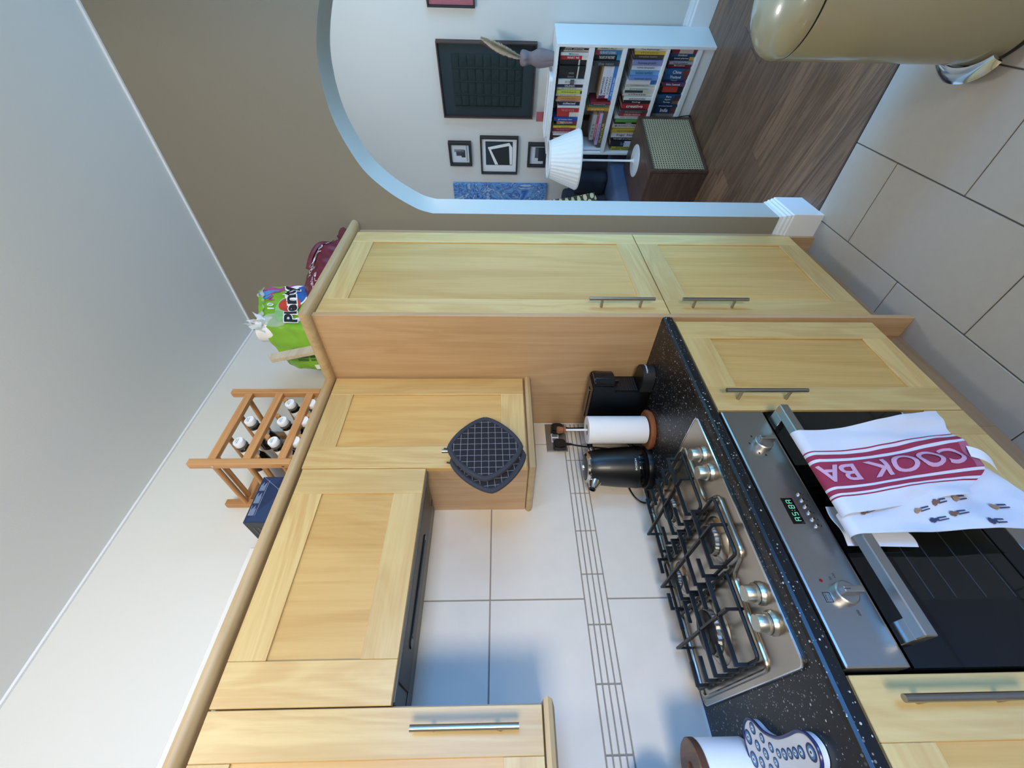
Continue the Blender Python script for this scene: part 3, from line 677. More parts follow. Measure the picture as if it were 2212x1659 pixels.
def kmap(a, b):
    ang = math.atan2(-.86, 1.325)+.12 + a/.078; return kc+Vector((.0778*math.cos(ang), .0778*math.sin(ang), .068+b))
text('BOSCH', kt, WINK, (0, 0, 0), (0, 1, 0), (0, 0, 1), .042, .0062, 'lettering', kmap, bold=.01)
tag(obj('kettle_cable', tube(B(), curve([(-1.388, .800, .8965), (-1.40, .77, .8975), (-1.405, .757, .905), (-1.406, .763, .925), (-1.408, .79, .944), (-1.407, .835, .955), (-1.405, .88, .94)], 6), .0032, 8), BLACK, None, True), 'black flex looping out behind the kettle against the tiles', 'cable')
# coffee machine
cm = thing('coffee_machine', (-1.18, 1.08, ZW), 'slim black capsule coffee machine against the tall cabinet side', 'coffee machine')
cb = [(-1.295, .005), (-1.10, .005), (-1.10, .135), (-1.075, .14), (-1.070, .205), (-1.078, .216), (-1.285, .214), (-1.298, .20)]
obj('body', prism(B(), [(a, ZW+b) for a, b in cb], 1.036, 1.122, XZ), mat('machine_black', '#040405', 0.42, spec=.3), cm)
obj('top_cover', bx(-1.28, -1.085, 1.040, 1.118, ZW+.2155, ZW+.2195, .0015), mat('machine_grey', '#26262a', 0.25), cm)
obj('lever', bx(-1.272, -1.12, 1.068, 1.090, ZW+.2195, ZW+.2225, .001), mat('lever_chrome', '#77736c', 0.25, 1.0), cm)
hdp = [(0.0, .0), (.026, 0), (.0335, .004), (.0335, .0)]
bm = prism(B(), [(-1.09+.025*0, 0)] and [(-1.10, 1.041), (-1.066, 1.043), (-1.056, 1.055), (-1.052, 1.079), (-1.056, 1.103), (-1.066, 1.115), (-1.10, 1.117)], ZW+.138, ZW+.213, XY)
bmesh.ops.bevel(bm, geom=bm.edges[:], offset=.004, segments=2, affect='EDGES'); obj('brew_head', bm, mat('head_gloss', '#2b2b2f', 0.14, .6), cm, True)
obj('spout', bx(-1.088, -1.07, 1.07, 1.088, ZW+.118, ZW+.138, .002), BLACK, cm)
obj('splash_panel', bx(-1.10, -1.0965, 1.046, 1.112, ZW+.05, ZW+.132), BLACKM, cm)
for i in range(9): obj('rib', bx(-1.0965, -1.0955, 1.048, 1.110, ZW+.055+.0085*i, ZW+.059+.0085*i), BLACK, cm)
tp = [(-1.10, 1.038)] + [(-1.058+.046*math.sin(PI*i/14), 1.079-.043*math.cos(PI*i/14)) for i in range(15)] + [(-1.10, 1.120)]
tr = obj('drip_tray', prism(B(), tp, ZW+.001, ZW+.044, XY), BLACKM, cm, True)
obj('grid', prism(B(), [(a*.96-1.06*.04, 1.079+(b-1.079)*.88) for a, b in tp], ZW+.044, ZW+.0455, XY), BLACK, cm)
def cmap(a, b):
    t = PI*.50 + a/.045; return Vector((-1.058+.0466*math.sin(t), 1.079-.0436*math.cos(t), ZW+.030+b))
text('NESPRESSO', cm, WINK, (0, 0, 0), (0, 1, 0), (0, 0, 1), .05, .0055, 'lettering', cmap, bold=.01)
# double socket, plugs and cables
sk_ = thing('double_socket', (-1.416, 1.07, 1.17), 'brushed steel double wall socket beside the tall cabinet', 'socket')
obj('face_plate', bx(-1.4198, -1.414, .998, 1.143, 1.169, 1.256, .0015), mat('steel_plate', '#8d867c', 0.4, .8), sk_)
for y in (1.053, 1.0745):
    s_ = obj('switch_surround', bx(-1.414, -1.4085, y-.0105, y+.0105, 1.203, 1.234, .001), WHITEP, sk_); obj('rocker', bx(-1.4085, -1.4065, y-.0075, y+.0075, 1.2065, 1.2305, .001), mat('rocker_grey', '#6d6b66', 0.4), s_)
def plug(y, z, label, path):
    p = thing('plug', (-1.40, y, z-.025), label, 'plug')
    P = [(y-.024, z-.010), (y-.018, z-.025), (y+.018, z-.025), (y+.024, z-.010), (y+.024, z+.012), (y+.016, z+.025), (y-.016, z+.025), (y-.024, z+.012)]
    bm = prism(B(), P, -1.4138, -1.385, YZ); bmesh.ops.bevel(bm, geom=bm.edges[:], offset=.004, segments=2, affect='EDGES'); obj('housing', bm, BLACK, p, True)
    obj('strain_relief', cyl(B(), (-1.395, y, z-.024), (-1.396, y+.0, z-.050), .0065, .0045, 10), BLACK, p, True)
    obj('cable', tube(B(), curve([(-1.396, y, z-.045)]+path, 6), .0033, 8), BLACK, p, True)
plug(1.104, 1.207, 'black plug in the right half of the steel wall socket', [(-1.398, 1.107, 1.11), (-1.395, 1.110, 1.05), (-1.36, 1.108, .98), (-1.30, 1.10, .95)])
plug(1.020, 1.204, 'black plug in the left half of the steel wall socket', [(-1.400, 1.014, 1.12), (-1.402, 1.008, 1.06), (-1.405, 1.0, .99), (-1.405, .97, .93), (-1.40, .93, .8965)])
# white pot with a wooden lid, utensils, spoon rest (picture edge)
pc_ = (-1.256, .013)
pt = thing('storage_pot', (*pc_, ZW), 'white enamel pot with a wooden lid near the spoon rest', 'pot')
obj('pot', lathe(B(), [(0, 0), (.062, 0), (.066, .004), (.066, .108), (.064, .111), (.060, .108), (.060, .02), (0, .02)], (*pc_, ZW), n=48), mat('white_enamel', '#eceef2', 0.25), pt, True)
li = obj('lid', lathe(B(), [(0, .1085), (.056, .1085), (.0655, .112), (.066, .128), (.063, .131), (.026, .131), (.024, .124), (0, .123)], (*pc_, ZW), n=44), WA, pt, True, label='acacia wood lid with a sunk grip')
obj('bark_edge', lathe(B(), [(.0605, .113), (.0668, .114), (.0672, .1205), (.0668, .127), (.0655, .128)], (*pc_, ZW), n=44, fr=lambda t, h: 1+.006*math.sin(t*60)), mat('bark', '#5b3a29', 0.8), li, True)
uh = (-1.335, -.085)
ut = thing('utensil_holder', (*uh, ZW), 'grey utensil holder by the wall left of the white pot, beyond the frame edge', 'holder')
obj('cup', lathe(B(), [(0, 0), (.05, 0), (.055, .15), (.052, .15), (.047, .006), (0, .006)], (*uh, ZW), n=32), mat('grey_ceramic', '#8f8f92', 0.4), ut, True)
ut1 = thing('ladle', (-1.34, -.06, ZW+.01), 'grey ladle standing among the utensils at the frame edge', 'utensil')
obj('handle', tube(B(), curve([(-1.345, -.085, ZW+.012), (-1.347, -.06, 1.0), (-1.350, -.03, 1.10)], 5), .0055, 8), BLACKM, ut1, True)
obj('bowl', lathe(B(), [(0, 0), (.016, .003), (.027, .012), (.030, .022), (.028, .022), (.024, .012), (0, .004)], (-1.352, -.012, 1.10), (.75, -.55, .35), 26), mat('grey_nylon', '#8d9197', 0.45), ut1, True)
ut2 = thing('spatula', (-1.32, -.06, ZW+.01), 'dark blue spatula with a wooden handle among the utensils', 'utensil')
obj('handle', tube(B(), [(-1.325, -.08, ZW+.012), (-1.315, -.03, 1.035)], .006, 8), WT, ut2, True)
bm = prism(B(), [(-.018, 0), (.018, 0), (.024, .02), (.024, .06), (.016, .075), (-.016, .075), (-.024, .06), (-.024, .02)], -.003, .003, lambda a, b, h: (-1.315+.4*a+h*.9-.02*b, -.03+.9*a-h*.4+.35*b, 1.03+b)); obj('blade', bm, mat('navy_silicone', '#1d2733', 0.5), ut2)
ut3 = thing('knife', (-1.36, -.06, ZW+.01), 'thin dark blade standing against the tiles behind the ladle', 'utensil')
obj('blade', prism(B(), [(-.008, 0), (.008, 0), (.001, .12), (-.002, .125)], -.001, .001, lambda a, b, h: (-1.385+h, -.015+a+.1*b, 1.05+b)), BLACKM, ut3); obj('handle', tube(B(), [(-1.37, -.08, ZW+.012), (-1.385, -.015, 1.06)], .006, 8), BLACK, ut3, True)
# evil-eye spoon rest
half = [(-1.198, .038), (-1.194, .066), (-1.180, .088), (-1.155, .100), (-1.130, .096), (-1.105, .078), (-1.080, .068), (-1.050, .062), (-1.010, .063), (-.975, .066), (-.950, .062), (-.934, .050), (-.929, .038)]
yc = .036; half = [(a, b) for a, b in half]
outl = [Vector((a, b, 0)) for a, b in half] + [Vector((a, 2*yc-b, 0)) for a, b in half[::-1]][1:-1]
oc = curve(outl+[outl[0]], 4)[:-1]; poly = [(p.x, p.y) for p in oc]
srt = thing('spoon_rest', (-1.07, yc, ZW), 'white ceramic spoon rest patterned with blue eyes, left of the hob', 'spoon rest')
bm = prism(B(), poly, ZW+.001, ZW+.016, XY); obj('dish', bm, mat('white_ceramic', '#e6e8ec', 0.2), srt)
obj('rim', tube(B(), [(a, b, ZW+.015) for a, b in poly]+[(poly[0][0], poly[0][1], ZW+.015)], .0032, 8), mat('navy_glaze', '#2a2f62', 0.25), srt, True)
EYE = [mat('eye_navy', '#1c2f5e', 0.25), mat('eye_blue', '#4d86b4', 0.25), mat('eye_white', '#dfe8f0', 0.25), INK]
def eye(x, y, r):
    e = None
    for k, (q, m_) in enumerate(zip((1, .72, .42, .16), EYE)):
        o_ = obj('eye_motif' if k == 0 else ['', 'iris', 'white', 'pupil'][k], lathe(B(), [(0, .0166+.0003*k), (r*q*.98, .0166+.0003*k), (r*q, .0160+.0003*k)], (x+.0012*k*0, y, ZW), n=20), m_, e if e else srt)
        e = e or o_
for x, y, r in ((-1.172, .072, .0135), (-1.178, .036, .014), (-1.170, .000, .0135), (-1.140, .084, .011), (-1.145, -.014, .011), (-.951, .036, .0135), (-.983, .038, .010), (-1.004, .038, .009), (-1.024, .038, .0088), (-1.045, .038, .0092),
                (-1.142, .056, .0098), (-1.147, .030, .0098), (-1.140, .010, .009), (-1.112, .066, .0085), (-1.118, .042, .0098), (-1.115, .018, .0095), (-1.088, .050, .0085), (-1.088, .028, .0085), (-1.066, .040, .0078)): eye(x, y, r)
# ------------------------------------------------------------------ pot holders on the narrow cabinet handle
def quilt_mat():
    m = mat('quilted_denim', '#3b3d47', 0.95, var=.12, vscale=60, bump=.3, bscale=700); n = m.node_tree; L = n.links; b = n.nodes['Principled BSDF']
    uv = n.nodes.new('ShaderNodeUVMap'); sx = n.nodes.new('ShaderNodeSeparateXYZ'); L.new(uv.outputs[0], sx.inputs[0]); prev = None
    for k in (0, 1):
        a = n.nodes.new('ShaderNodeMath'); a.operation = 'MULTIPLY'; a.inputs[1].default_value = 11; L.new(sx.outputs[k], a.inputs[0])
        f = n.nodes.new('ShaderNodeMath'); f.operation = 'FRACT'; L.new(a.outputs[0], f.inputs[0])
        l = n.nodes.new('ShaderNodeMath'); l.operation = 'LESS_THAN'; l.inputs[1].default_value = .065; L.new(f.outputs[0], l.inputs[0])
        if prev:
            x = n.nodes.new('ShaderNodeMath'); x.operation = 'MAXIMUM'; L.new(prev.outputs[0], x.inputs[0]); L.new(l.outputs[0], x.inputs[1]); prev = x
        else: prev = l
    mx = n.nodes.new('ShaderNodeMix'); mx.data_type = 'RGBA'; src = b.inputs['Base Color'].links[0].from_socket; L.new(src, mx.inputs[6]); mx.inputs[7].default_value = lin('#b9b8be'); L.new(prev.outputs[0], mx.inputs[0]); L.new(mx.outputs[2], b.inputs['Base Color'])
    return m
QM = quilt_mat(); BIND = mat('binding_denim', '#3a3c46', 0.95, bump=.3, bscale=600)
def pot_holder(cy, cz, x, rot, label, lean=0.0):
    t = thing('pot_holder', (x, cy, cz-.12), label, 'pot holder', 'pot holders on the cabinet handle')
    def edge(a):
        c, s = math.cos(a), math.sin(a); r = (abs(c)**1.42+abs(s)**1.42)**(-1/1.42); return r*c*.114, r*s*.112
    def P(u, v, off=0.0):
        a, b = 2*u-1, 2*v-1
        # square -> rounded diamond
        rr_ = max(abs(a), abs(b)); ang = math.atan2(b, a); ex, ez = edge(ang); y, z = ex*rr_, ez*rr_
        puff = .0035*abs(math.sin(11*PI*(y/.24+.5)))*abs(math.sin(11*PI*(z/.24+.5)))*(1-rr_**6)
        yy = cy+y*math.cos(rot)-z*math.sin(rot); zz = cz+y*math.sin(rot)+z*math.cos(rot)
        return (x+off+puff+lean*z, yy, zz), (y/.24+.5, z/.24+.5)
    bm = B(); uv = bm.loops.layers.uv.verify(); N = 40
    V = [[bm.verts.new(P(i/N, j/N, .004)[0]) for j in range(N+1)] for i in range(N+1)]
    for i in range(N):
        for j in range(N):
            f = bm.faces.new((V[i][j], V[i+1][j], V[i+1][j+1], V[i][j+1]))
            for l, (p, q) in zip(f.loops, ((i, j), (i+1, j), (i+1, j+1), (i, j+1))): l[uv].uv = P(p/N, q/N)[1]
    bmesh.ops.solidify(bm, geom=bm.faces[:], thickness=.008); obj('pad', bm, QM, t, True)
    ring = []
    for k in range(64):
        a = 2*PI*k/64; y, z = edge(a); ring.append((x+.001+lean*z, cy+y*math.cos(rot)-z*math.sin(rot), cz+y*math.sin(rot)+z*math.cos(rot)))
    bm = tube(B(), ring+[ring[0]], .0085, 8, False); bmesh.ops.remove_doubles(bm, verts=bm.verts[:], dist=1e-5)
    obj('binding', bm, BIND, t, True)
    top = Vector((x, cy-.108*math.sin(rot)*1, cz+.110*math.cos(rot)))
    obj('hanging_loop', tube(B(), curve([top+Vector((0, -.006, -.004)), top+Vector((.004, -.004, .012)), top+Vector((.0, .0, .018)), top+Vector((-.008, .004, .010)), top+Vector((-.006, .006, -.004))], 5), .0028, 8), BIND, t, True)
    return t
pot_holder(.772, 1.498, -1.072, .03, 'front quilted dark grey pot holder with white stitching on the handle', .02)
pot_holder(.742, 1.488, -1.090, .12, 'rear quilted dark grey pot holder, mostly hidden behind the front one', .01)
# ------------------------------------------------------------------ on top of the cabinets
ZT2 = 2.07
rk = thing('wine_rack', (-1.26, .91, ZT2), 'orange-brown wooden wine rack holding white-capped bottles on the cabinet tops', 'wine rack')
RX0, RX1, RY0, RY1, RZ = -1.405, -1.122, .760, 1.068, 2.440
for y in (RY0, RY1):
    for x in (RX0, RX1-.026): obj('upright', bx(x, x+.026, y-.011, y+.011, ZT2+.001 if x < -1.3 else 2.1176, RZ, .0015), WRZ, rk)
for z in (2.372, 2.262, 2.152):
    for x in (RX0+.004, RX1-.020): obj('rail', bx(x, x+.018, RY0+.011, RY1-.011, z-.013, z+.013, .001), WR, rk)
    for y in (RY0+.028, .872, .965, RY1-.028):
        obj('dowel', cyl(B(), (RX0+.02, y, z-.020 if z < 2.37 else z-.0), (RX1-.018, y, z-.020 if z < 2.37 else z-.0), .0085, n=10), WRX, rk, True)
    for y in (RY0,): obj('side_dowel', cyl(B(), (RX0+.02, y, z-.004), (RX1-.02, y, z-.004), .0085, n=10), WRX, rk, True)
    if z != 2.262: obj('bolt', cyl(B(), (RX1-.013, RY0-.0125, z-.01), (RX1-.013, RY0-.0108, z-.01), .004, n=10), CHROME, rk, True)
BG = tinted_glass('bottle_plastic', (.62, .62, .52, 1)); MATS['bottle_label'] = None
LBL = mat('bottle_label_white', '#e4e4e2', 0.6); LBLY = mat('bottle_label_yellow', '#d8b52a', 0.6); CAPW = mat('cap_white', '#eef0f3', 0.35)
def bottle(y, z, label, yellow=False, ink=True):
    t = thing('bottle', (-1.25, y, z-.034), label, 'bottle', 'bottles in the wine rack')
    c = (-1.132, y, z); ax = (-1, 0, -.18 if z > 2.16 else -.10)
    obj('body', lathe(B(), [(0, .268), (.026, .268), (.034, .258), (.0345, .13), (.032, .105), (.021, .075), (.0175, .055), (.0165, .016), (.0165, .012), (0, .012)], c, ax, 28), BG, t, True)
    cp_ = obj('cap', lathe(B(), [(0, 0), (.0165, .0), (.0178, .002), (.0178, .018), (.017, .019), (0, .019)], c, ax, 28, fr=lambda q, h: 1-.02*(int(q*28) % 2) if .001 < h < .0185 else 1), CAPW, t, True)
    obj('neck_ring', lathe(B(), [(.0172, .021), (.0188, .022), (.0188, .027), (.0172, .028)], c, ax, 24), mat('dark_band', '#4b4a45', 0.5), t, True)
    obj('label', lathe(B(), [(.0182, .040), (.0205, .068), (.0245, .084)], c, ax, 28), LBL, t, True)
    obj('body_label', lathe(B(), [(.0349, .135), (.0350, .14), (.0350, .235), (.0349, .24)], c, ax, 28), LBLY if yellow else LBL, t, True)
    if ink:
        for k, (s, w) in enumerate((('PLEASE', .013), ('RECYCLE', .019), ('ME', .007))): text(s, cp_, INK, (-1.1312+.001*(1-k), y, z+.0055-.0055*k), (0, 1, 0), (0, 0, 1), w, .0036)
        def lm(a, b, y=y, z=z):
            th = .25+b/.02; r = .0196+(a+.014)*.10
            return Vector((-1.132-.060-a+.18*r, y-r*math.sin(th)*.9-.004, z-.18*(.060+a)+r*math.cos(th)*.9+.001))
        text('AGAIN', t, INK, (0, 0, 0), (1, 0, 0), (0, 0, 1), .022, .008, 'lettering', lambda a, b: lm(a, b-.010), bold=.02); text('RECYCLE ME', t, INK, (0, 0, 0), (1, 0, 0), (0, 0, 1), .030, .005, 'lettering', lambda a, b: lm(a, b+.002), bold=.01)
    return t
bottle(.846, 2.325, 'white-capped bottle in the upper rack row, nearer the navy box'); bottle(.938, 2.327, 'white-capped bottle in the upper rack row, right-hand of the two')
bottle(.848, 2.212, 'white-capped bottle in the middle rack row, nearest the navy box'); bottle(.936, 2.214, 'white-capped bottle in the centre of the middle rack row'); bottle(1.018, 2.216, 'white-capped bottle at the right end of the middle rack row')
bottle(.848, 2.139, 'yellow-labelled bottle at the bottom of the rack, nearer the navy box', True, False); bottle(.936, 2.139, 'yellow-labelled bottle in the centre of the bottom rack row', True, False); bottle(1.018, 2.139, 'greenish bottle at the right end of the bottom rack row', True, False)
# navy gift box
NV = mat('navy_card', '#1d2d4f', 0.5, var=.05, vscale=20); NVD = mat('navy_card_side', '#2c2d31', 0.55)
nb = thing('gift_box', (-1.26, .655, ZT2), 'navy blue card box with fine white print in front of the wine rack', 'box')
obj('carton', bx(-1.36, -1.172, .577, .733, ZT2+.001, 2.211, .001), NV, nb)
obj('side_face', bx(-1.359, -1.173, .5765, .577, ZT2+.002, 2.210), NVD, nb)
LB = mat('pale_blue_print', '#9fb0c8', 0.6)
for k, (y0, y1) in enumerate(((.600, .632), (.640, .675), (.683, .712))):
    for r_ in range(7): obj('print_line', bx(-1.1722, -1.1714, y0, y1-(.004*((r_*3+k) % 4)), 2.2045-.0024*r_, 2.2055-.0024*r_), LB, nb)
obj('print_line', bx(-1.1722, -1.1714, .600, .720, 2.1855, 2.1863), LB, nb)
def facet(P, m, nm='facet'):
    bm = prism(B(), P, -1.1722, -1.1716, YZ); return obj(nm, bm, m, nb)
facet([(.580, .0+2.208), (.655, 2.150), (.640, 2.100), (.580, 2.095)], mat('navy_light', '#25385c', 0.5)); facet([(.700, 2.165), (.731, 2.209), (.731, 2.150)], MATS['navy_light'])
for a, b in (((.733, 2.209), (.690, 2.150)), ((.690, 2.150), (.696, 2.135)), ((.690, 2.150), (.672, 2.138)), ((.672, 2.138), (.666, 2.128))): obj('silver_line', tube(B(), [(-1.1714, a[0], a[1]), (-1.1714, b[0], b[1])], .0005, 4), LB, nb)
for r_ in range(5): obj('print_line', bx(-1.33, -1.20, .5758, .5764, 2.190-.014*r_, 2.194-.014*r_), mat('dim_print', '#55554f', 0.6), nb)
# green kitchen-roll pack: torn film around rolls
C0 = Vector((-.985, 1.272)); CA = Vector((-.952, 1.505)); CB = Vector((-1.165, 1.225)); CD = CA+(CB-C0)
gp = thing('kitchen_roll_pack', (-1.06, 1.36, ZT2), 'torn green plastic pack of kitchen rolls on top of the tall cabinet', 'pack')
GRN = mat('green_film', '#7cb02e', 0.22, var=.18, vscale=9, bump=.6, bscale=28); FILM = mat('clear_film', '#dfe3e2', 0.15, bump=.8, bscale=40, alpha=.62)
def packpt(t, h):
    """t 0..4 round the pack (0 = front corner, 1 = right end, 2, 3 = left end); h 0..1"""
    P = [C0, CA, CD, CB, C0]; k = min(3, int(t)); f = t-k; p = P[k].lerp(P[k+1], f); c = (C0+CA+CB+CD)/4
    top = [2.372, 2.448, 2.43, 2.300, 2.372]; zt = lerp(top[k], top[k+1], f)
    z = lerp(ZT2+.002, zt, h); s = 1+.10*math.sin(PI*min(1, h*1.05))*abs(math.sin(PI*f))**.7-.10*smooth((h-.8)/.2)-.05*(1-f if False else 0)
    q = c+(p-c)*s; w = noise.noise(Vector((q.x*16, q.y*16, z*13)))*.014+noise.noise(Vector((q.x*45, q.y*45, z*40)))*.005
    n_ = (q-c).normalized(); return Vector((q.x+n_.x*w, q.y+n_.y*w, z))
bm = B(); NU, NV_ = 96, 26
R = [[bm.verts.new(packpt(4*i/NU, j/NV_)) for j in range(NV_+1)] for i in range(NU)]
for i in range(NU):
    for j in range(NV_): bm.faces.new((R[i][j], R[(i+1) % NU][j], R[(i+1) % NU][j+1], R[i][j+1]))
ctop = bm.verts.new((-1.06, 1.36, 2.40)); cbot = bm.verts.new((-1.06, 1.36, ZT2+.001))
for i in range(NU): bm.faces.new((R[i][-1], R[(i+1) % NU][-1], ctop)); bm.faces.new((R[(i+1) % NU][0], R[i][0], cbot))
gw = obj('wrapper', bm, GRN, gp, True)
def patch(t0, t1, h0, h1, off, m, nm, shape=None, wob=0):
    def f(u, v):
        a, b = u, v
        if shape == 'disc':
            x, y = 2*u-1, 2*v-1; a = .5+.5*x*math.sqrt(max(0, 1-y*y/2)); b = .5+.5*y*math.sqrt(max(0, 1-x*x/2))
        t = lerp(t0, t1, a); h = lerp(h0, h1, b)+wob*math.sin(a*7)*(.5-b); p = packpt(t % 4, min(1, h)); c = Vector((-1.06, 1.36, p.z)); n_ = (p-c).normalized(); return p+n_*off
    return obj(nm, surf(B(), f, 14, 12), m, gp, True)
BLU = mat('print_blue', '#2d5fa8', 0.3); PNK = mat('print_pink', '#b04a86', 0.3); RDP = mat('print_red', '#c1402f', 0.3); WHF = mat('print_white', '#eef0ee', 0.3); LGR = mat('print_pale_green', '#8cbf7a', 0.3)
patch(.62, .99, .80, .93, .003, PNK, 'printed_band', None, .2); patch(.70, .92, .86, .95, .004, MATS['print_blue'] if False else mat('print_sky', '#4f93c8', 0.3), 'printed_band', None, .2)
patch(.80, .99, .38, .60, .003, PNK, 'printed_band', None, .3); patch(.46, .96, .40, .70, .004, WHF, 'logo_outline', 'disc'); patch(.50, .94, .42, .60, .005, BLU, 'logo_disc', 'disc'); patch(.34, .62, .50, .76, .0055, RDP, 'logo_swoosh', 'disc')
patch(.12, .62, .62, .80, .0045, LGR, 'printed_band', 'disc')
patch(.0, .30, .62, .96, .004, mat('film_haze', '#c9d3bf', 0.2, alpha=.5), 'torn_film', 'disc'); patch(.78, .99, .10, .34, .004, FILM, 'torn_film', 'disc')
def logomap(a, b):
    t = .50+a/.23; h = .60+b/.33+a*.55; p = packpt(t, h); c = Vector((-1.06, 1.36, p.z)); n_ = (p-c).normalized(); return p+n_*.0095
text('Plenty', gp, WHF, (0, 0, 0), (0, 1, 0), (0, 0, 1), .19, .074, 'lettering', lambda a, b: logomap(a, b)-Vector((.0015, 0, 0)), bold=.09)
text('Plenty', gp, INK, (0, 0, 0), (0, 1, 0), (0, 0, 1), .185, .066, 'lettering', logomap, bold=.035)
text('10', gp, WHF, (0, 0, 0), (0, 1, 0), (0, 0, 1), .03, .026, 'lettering', lambda a, b: logomap(a-.01, b+.085), bold=.02)
for i in range(10): patch(3.30+.045*(i % 5)*1.2, 3.335+.045*(i % 5)*1.2, .34+.2*(i//5), .50+.2*(i//5), .003, mat('print_dark_green', '#3f6a1f', 0.3), 'small_print')
patch(3.10, 3.22, .30, .48, .003, WHF, 'white_label')
bm = B(); rr = random.Random(5); tp0 = packpt(0, .97)
for i in range(16):
    d = Vector((rr.uniform(-.5, .5), rr.uniform(-.6, .4), rr.uniform(.3, 1))).normalized()*rr.uniform(.035, .085); s = Vector((rr.uniform(-1, 1), rr.uniform(-1, 1), rr.uniform(-.5, .5))).normalized()*.012
    a = tp0+Vector((rr.uniform(-.02, .02), rr.uniform(-.02, .02), -.01)); vs = [bm.verts.new(a-s), bm.verts.new(a+s), bm.verts.new(a+d*.7+s*.8), bm.verts.new(a+d-s*.3)]; bm.faces.new(vs)
obj('film_tuft', bm, FILM, gp)
obj('torn_film', surf(B(), lambda u, v: packpt(.12+.88*u, .93)+Vector((.012-.02*v, 0, .032*v*(.6+.4*math.sin(u*9))+.004*math.sin(u*31))), 40, 6), FILM, gp, True)
for i, (x, y) in enumerate(((-1.03, 1.32), (-1.02, 1.43))): obj('paper_roll', lathe(B(), [(.02, 0), (.052, 0), (.052, .26), (.02, .26)], (x, y, 2.13), n=28), PAPER, gp, True)
# cardboard tray leaning beside it
ct = prism(B(), [(1.205, 2.072), (1.250, 2.072), (1.166, 2.312), (1.136, 2.288)], -1.045, -1.030, YZ)
tag(obj('card_tray', ct, wood('pale_plywood', '#cfc0a8', '#b8a98f', 'Y', rough=.8)), 'pale board leaning against the left side of the green pack', 'board')
# dark red carrier bag
BGR = mat('maroon_plastic', '#6a2331', 0.35, var=.12, vscale=12, bump=.6, bscale=22)
def bagpt(u, v):
    """u along the bag (left to right), v round it"""
    y = lerp(1.37, 1.775, u); h = .165*math.sin(PI*min(1, .16+u*.80))**.6*(1-.55*smooth((u-.62)/.38)); w = .115*(1-.45*smooth((u-.7)/.3))
    a = 2*PI*v; cx = -.985+.07*u
    x = cx+w*math.cos(a)*(1 if math.cos(a) < 0 else .95); z = 2.075+h*.52+h*.55*math.sin(a)
    k = noise.noise(Vector((x*13, y*13, z*13)))*.016+noise.noise(Vector((x*34, y*34, z*34)))*.007
    return Vector((x+math.cos(a)*k, y, max(2.073, z+math.sin(a)*k)))
bm = B(); N1, N2 = 50, 44
R = [[bm.verts.new(bagpt(i/N1, j/N2)) for j in range(N2)] for i in range(N1+1)]
for i in range(N1):
    for j in range(N2): bm.faces.new((R[i][j], R[i+1][j], R[i+1][(j+1) % N2], R[i][(j+1) % N2]))
bm.faces.new(R[0][::-1]); bm.faces.new(R[-1])
rb = thing('carrier_bag', (-.97, 1.57, 2.072), 'crumpled dark red plastic bag on top of the tall cabinet near the archway', 'bag')
bb = obj('bag', bm, BGR, rb, True)
e = bagpt(.93, .12)
bm = surf(B(), lambda u, v: e+Vector((.01+.02*math.sin(u*5), -.02+.06*v+.01*math.sin(u*9), -.01+.05*u+.03*v)), 8, 8, .004); obj('knot', bm, BGR, rb, True)
obj('handle_loop', tube(B(), curve([bagpt(.45, .18)+Vector((.004, 0, .002)), bagpt(.56, .14)+Vector((.02, 0, .008)), bagpt(.70, .13)+Vector((.018, 0, .006)), bagpt(.82, .15)], 6), [.010]*19, 6), BGR, rb, True)
def bagpatch(u0, u1, v0, v1, m, nm): obj(nm, surf(B(), lambda a, b: bagpt(lerp(u0, u1, a), lerp(v0, v1, b))+Vector((.004, 0, .0025)), 8, 6), m, rb)
bagpatch(.43, .50, .07, .15, PAPER, 'white_patch'); bagpatch(.60, .76, .05, .095, PAPER, 'white_patch')
BP = mat('pale_pink_ink', '#d9b9bd', 0.5)
for s, u, v, w, h in (('100', .27, .10, .045, .024), ('cha', .36, .085, .04, .02), ('pana', .10, .065, .075, .020), ('ro', .55, .045, .035, .022), ('w', .30, .05, .022, .018), ('re', .16, .035, .05, .014)):
    text(s, rb, BP, (0, 0, 0), (0, 1, 0), (0, 0, 1), w, h, 'lettering', lambda a, b, u=u, v=v: bagpt(u+a/.405, v+b/.62)+Vector((.005, 0, .003)), bold=.01)
# ------------------------------------------------------------------ pedal bin by the archway
bc = (-.040, 1.560)
pb = thing('pedal_bin', (*bc, 0), 'cream metal pedal bin with a domed lid in front of the archway', 'bin')
CRM = mat('cream_enamel', '#9f967a', 0.22, coat=.4); rb_ = .150
obj('foot_ring', lathe(B(), [(0, .001), (rb_-.004, .001), (rb_-.002, .004), (rb_-.002, .020), (0, .020)], (*bc, 0), n=48), BLACK, pb, True)
obj('body', lathe(B(), [(0, .021), (rb_-.001, .021), (rb_, .026), (rb_, .618), (rb_-.002, .622), (0, .622)], (*bc, 0), n=64), CRM, pb, True)
obj('seal', lathe(B(), [(rb_-.004, .621), (rb_-.0035, .629), (0, .629)], (*bc, 0), n=56), BLACK, pb, True)
obj('lid', lathe(B(), [(0, .629), (rb_+.001, .629), (rb_+.002, .634), (rb_, .648), (rb_-.010, .668), (rb_-.035, .690), (rb_-.075, .707), (.03, .715), (0, .7155)], (*bc, 0), n=64), CRM, pb, True)
pd = Vector((-.985, -.10, 0)).normalized(); pn_ = Vector((-pd.y, pd.x, 0)); cb0 = Vector((*bc, 0))
def ped(u, v):
    a = (u-.5)*1.35; r_ = rb_+.006+.034*v*(1-.55*abs(2*u-1)**3); dirv = (pd*math.cos(a)+pn_*math.sin(a)); return cb0+dirv*r_+Vector((0, 0, .052-.016*v*v))
obj('pedal', surf(B(), ped, 20, 8, .010), CHROME, pb, True)
